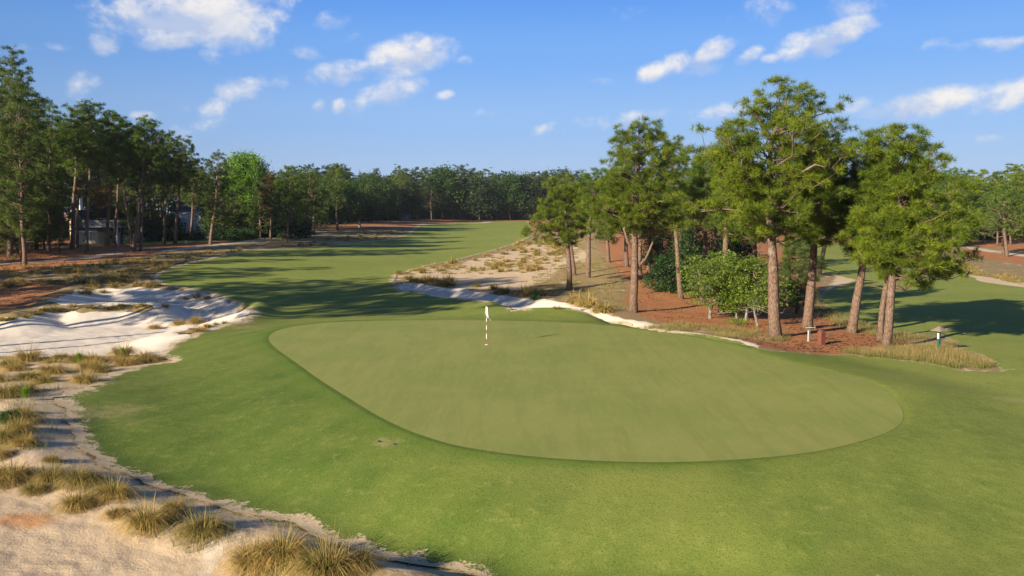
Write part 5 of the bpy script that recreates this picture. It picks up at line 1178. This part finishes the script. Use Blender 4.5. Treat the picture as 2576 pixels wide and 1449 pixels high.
# ---------------------------------------------------------------- camera, sun, sky
cam = bpy.data.cameras.new('camera'); co = link(bpy.data.objects.new('camera', cam))
cam.sensor_width = 36.0; cam.lens = 36.0 * F / 2576.0; cam.clip_end = 20000; cam.clip_start = .1
co.location = (0, 0, HC); co.rotation_euler = (math.pi / 2 - PITCH, 0, 0)
scene.camera = co
sun = bpy.data.lights.new('sun', 'SUN'); so = link(bpy.data.objects.new('sun', sun))
sun.energy = 5.0; sun.angle = math.radians(.55); sun.color = (1.0, .86, .66)
el, az = math.radians(SUN_EL), math.radians(SUN_AZ)
sd = Vector((math.sin(az) * math.cos(el), math.cos(az) * math.cos(el), math.sin(el)))
so.rotation_euler = sd.to_track_quat('Z', 'Y').to_euler()
so.location = sd * 60
W = bpy.data.worlds.new('World'); scene.world = W; W.use_nodes = True
wt = W.node_tree; wt.nodes.clear()
class WN(NT):
    def __init__(s, t): s.t = t
k = WN(wt)
sky = k.n('ShaderNodeTexSky', sky_type='NISHITA', sun_disc=False)
sky.sun_elevation = el; sky.sun_rotation = az; sky.altitude = 150; sky.air_density = 1.0; sky.dust_density = .6; sky.ozone_density = 2.0
gen = k.n('ShaderNodeTexCoord').outputs['Generated']
xyz = k.n('ShaderNodeSeparateXYZ', ins={'Vector': gen})
uaz = k.m2('ARCTAN2', xyz.outputs[0], xyz.outputs[1])
vel = k.m2('ARCSINE', xyz.outputs[2])
CLOUDS = [  # picture x, y, half width, half height, tilt (deg), weight
 (370,45,135,52,-4,1.0),(560,40,150,62,0,1.1),(600,85,95,45,0,.9),(450,20,140,40,0,.9),(268,104,42,30,-10,.9),(405,102,75,22,-6,.85),(545,140,40,28,30,.35),
 (215,215,42,32,-30,.6),(350,208,32,14,-10,.3),(398,240,18,11,0,.4),(458,273,22,12,0,.4),(360,291,28,12,0,.35),(520,325,70,28,-25,.42),(540,278,48,26,-15,.38),(500,322,60,22,-10,.4),
 (615,222,58,30,-10,.8),(760,128,80,18,10,.35),(830,52,55,26,-8,.55),(890,90,30,14,-20,.4),
 (870,178,95,30,-10,.95),(1020,145,125,42,-14,1.05),(970,238,88,36,-18,.95),(803,265,18,13,-20,.7),(853,267,20,17,-30,.65),(1120,240,26,12,-10,.5),(1165,150,36,12,0,.35),
 (1640,185,50,24,-25,.9),(1710,160,55,34,-25,.9),(1790,130,62,32,-20,1.1),(1750,170,100,22,-8,.6),(1880,142,38,18,-20,.8),(1938,149,28,13,0,.8),
 (2030,110,70,36,-25,1.0),(2110,82,95,28,-14,1.0),(2050,125,60,24,-15,.8),
 (2330,116,60,16,0,.5),(2450,112,130,13,0,.36),(2550,110,40,12,-15,.45),
 (1370,323,36,16,-20,.75),(1480,316,80,24,-5,.65),(1590,300,80,20,-12,.6),(1800,290,80,24,-10,.75),(2140,268,70,18,-8,.65),(2330,262,135,30,-6,.9),(2545,245,90,32,-14,.95),(2480,350,40,12,-5,.3),
 (700,205,60,26,-25,.25),(1210,285,60,14,-5,.22),(1900,30,330,30,2,.3),(2150,25,200,34,0,.25),(90,118,110,12,-4,.2),(1410,410,90,12,0,.15),(1500,205,120,10,0,.2),(640,0,120,30,0,.6)]
nv = k.n('ShaderNodeCombineXYZ', ins={0: uaz, 1: k.m2('MULTIPLY', vel, 1.35), 2: 0.0}).outputs[0]
def sn(sc, off, det, r=.6):
    mp = k.n('ShaderNodeMapping', ins={'Vector': nv, 'Location': off}).outputs[0]
    return k.n('ShaderNodeTexNoise', ins={'Vector': mp, 'Scale': sc, 'Detail': det, 'Roughness': r, 'Distortion': .25}).outputs['Fac']
na = sn(13, (0, 0, 0), 7, .58); nb = sn(13, (.010, -.016, 0), 7, .58); nf = sn(55, (3, 1, 0), 4, .6)
dens = None; base_s = None
for (px, py, a, b, tilt, wgt) in CLOUDS:
    wgt = wgt ** .6; a *= 1.08; b *= 1.12
    d = ray([px], [py])[0]; d /= np.linalg.norm(d)
    u0, v0 = math.atan2(d[0], d[1]), math.asin(d[2])
    ca, sa = math.cos(math.radians(-tilt)), math.sin(math.radians(-tilt))
    du = k.m2('SUBTRACT', uaz, u0); dv = k.m2('SUBTRACT', vel, v0)
    a_, b_ = a / F * .92, b / F * .92
    p = k.m2('MULTIPLY_ADD', du, ca / a_, k.m2('MULTIPLY', dv, sa / a_))
    q = k.m2('MULTIPLY_ADD', du, -sa / b_, k.m2('MULTIPLY', dv, ca / b_))
    r2 = k.m2('MULTIPLY_ADD', p, p, k.m2('MULTIPLY', q, q))
    f = k.m2('MULTIPLY', k.m2('SUBTRACT', 1.0, k.m2('MULTIPLY', r2, .5)), wgt)
    f = k.m2('MAXIMUM', f, 0.0)
    ql = k.m2('MULTIPLY', f, q)
    dens = f if dens is None else k.m2('MAXIMUM', dens, f)
    base_s = ql if base_s is None else k.m2('ADD', base_s, ql)
nz = k.m2('MULTIPLY_ADD', nf, .75, k.m2('MULTIPLY', na, 2.8))
cov = k.m2('ADD', dens, k.m2('SUBTRACT', nz, 2.05))
alpha = k.ramp(cov, .0, .90)
alpha = k.m2('MULTIPLY', alpha, k.ramp(dens, .03, .30))
alpha = k.m2('MULTIPLY', alpha, k.ramp(dens, .0, .75, .26, .90))
relief = k.m2('MULTIPLY', k.m2('SUBTRACT', na, nb), 3.2)
lit = k.m2('ADD', k.m2('MULTIPLY_ADD', base_s, .75, .50), relief, clamp=True)
ccol = k.mix(lit, CLOUD_DARK, CLOUD_LIT)
cr = k.n('ShaderNodeValToRGB'); k.set(cr.inputs[0], k.m2('MULTIPLY', vel, 2.0 / math.pi * 3.0))
E = cr.color_ramp; E.interpolation = 'EASE'
G_ = 1.0 / (2 ** EXPOSURE * SKY_STRENGTH)
stops = [(0.0, (.43,.56,.80)), (.085, (.38,.55,.86)), (.20, (.30,.52,.93)), (.34, (.19,.44,.96)), (.46, (.115,.35,.93)), (.62, (.075,.20,.52)), (1.0, (.05,.12,.32))]
E.elements[0].position = 0; E.elements[1].position = 1
for p_, c_ in stops[1:-1]: E.elements.new(p_)
for e_, (p_, c_) in zip(E.elements, stops): e_.position = p_; e_.color = (*[v * G_ / 12 for v in c_], 1)
grad = k.n('ShaderNodeVectorMath', operation='SCALE', ins={0: cr.outputs[0]}); grad.inputs['Scale'].default_value = 12.0
# deeper blue away to the left, as the polarised sky of the photograph
lf = k.ramp(uaz, -.75, -.05, .72, 1.0)
gm = k.n('ShaderNodeVectorMath', operation='SCALE', ins={0: grad.outputs[0]}); k.set(gm.inputs['Scale'], lf)
skyc = k.mix(.14, gm.outputs[0], sky.outputs[0])
fin = k.mix(alpha, skyc, ccol)
bg = k.n('ShaderNodeBackground', ins={'Color': fin, 'Strength': SKY_STRENGTH})
wo = k.n('ShaderNodeOutputWorld'); wt.links.new(bg.outputs[0], wo.inputs[0])
W.cycles.sampling_method = 'MANUAL'; W.cycles.sample_map_resolution = 512
vs = scene.view_settings
vs.view_transform = 'Standard'; vs.look = 'None'; vs.gamma = 1.0; vs.exposure = EXPOSURE; vs.use_curve_mapping = False
scene.cycles.max_bounces = 5; scene.cycles.diffuse_bounces = 2; scene.cycles.glossy_bounces = 1; scene.cycles.transmission_bounces = 3; scene.cycles.transparent_max_bounces = 4
scene.cycles.use_denoising = True
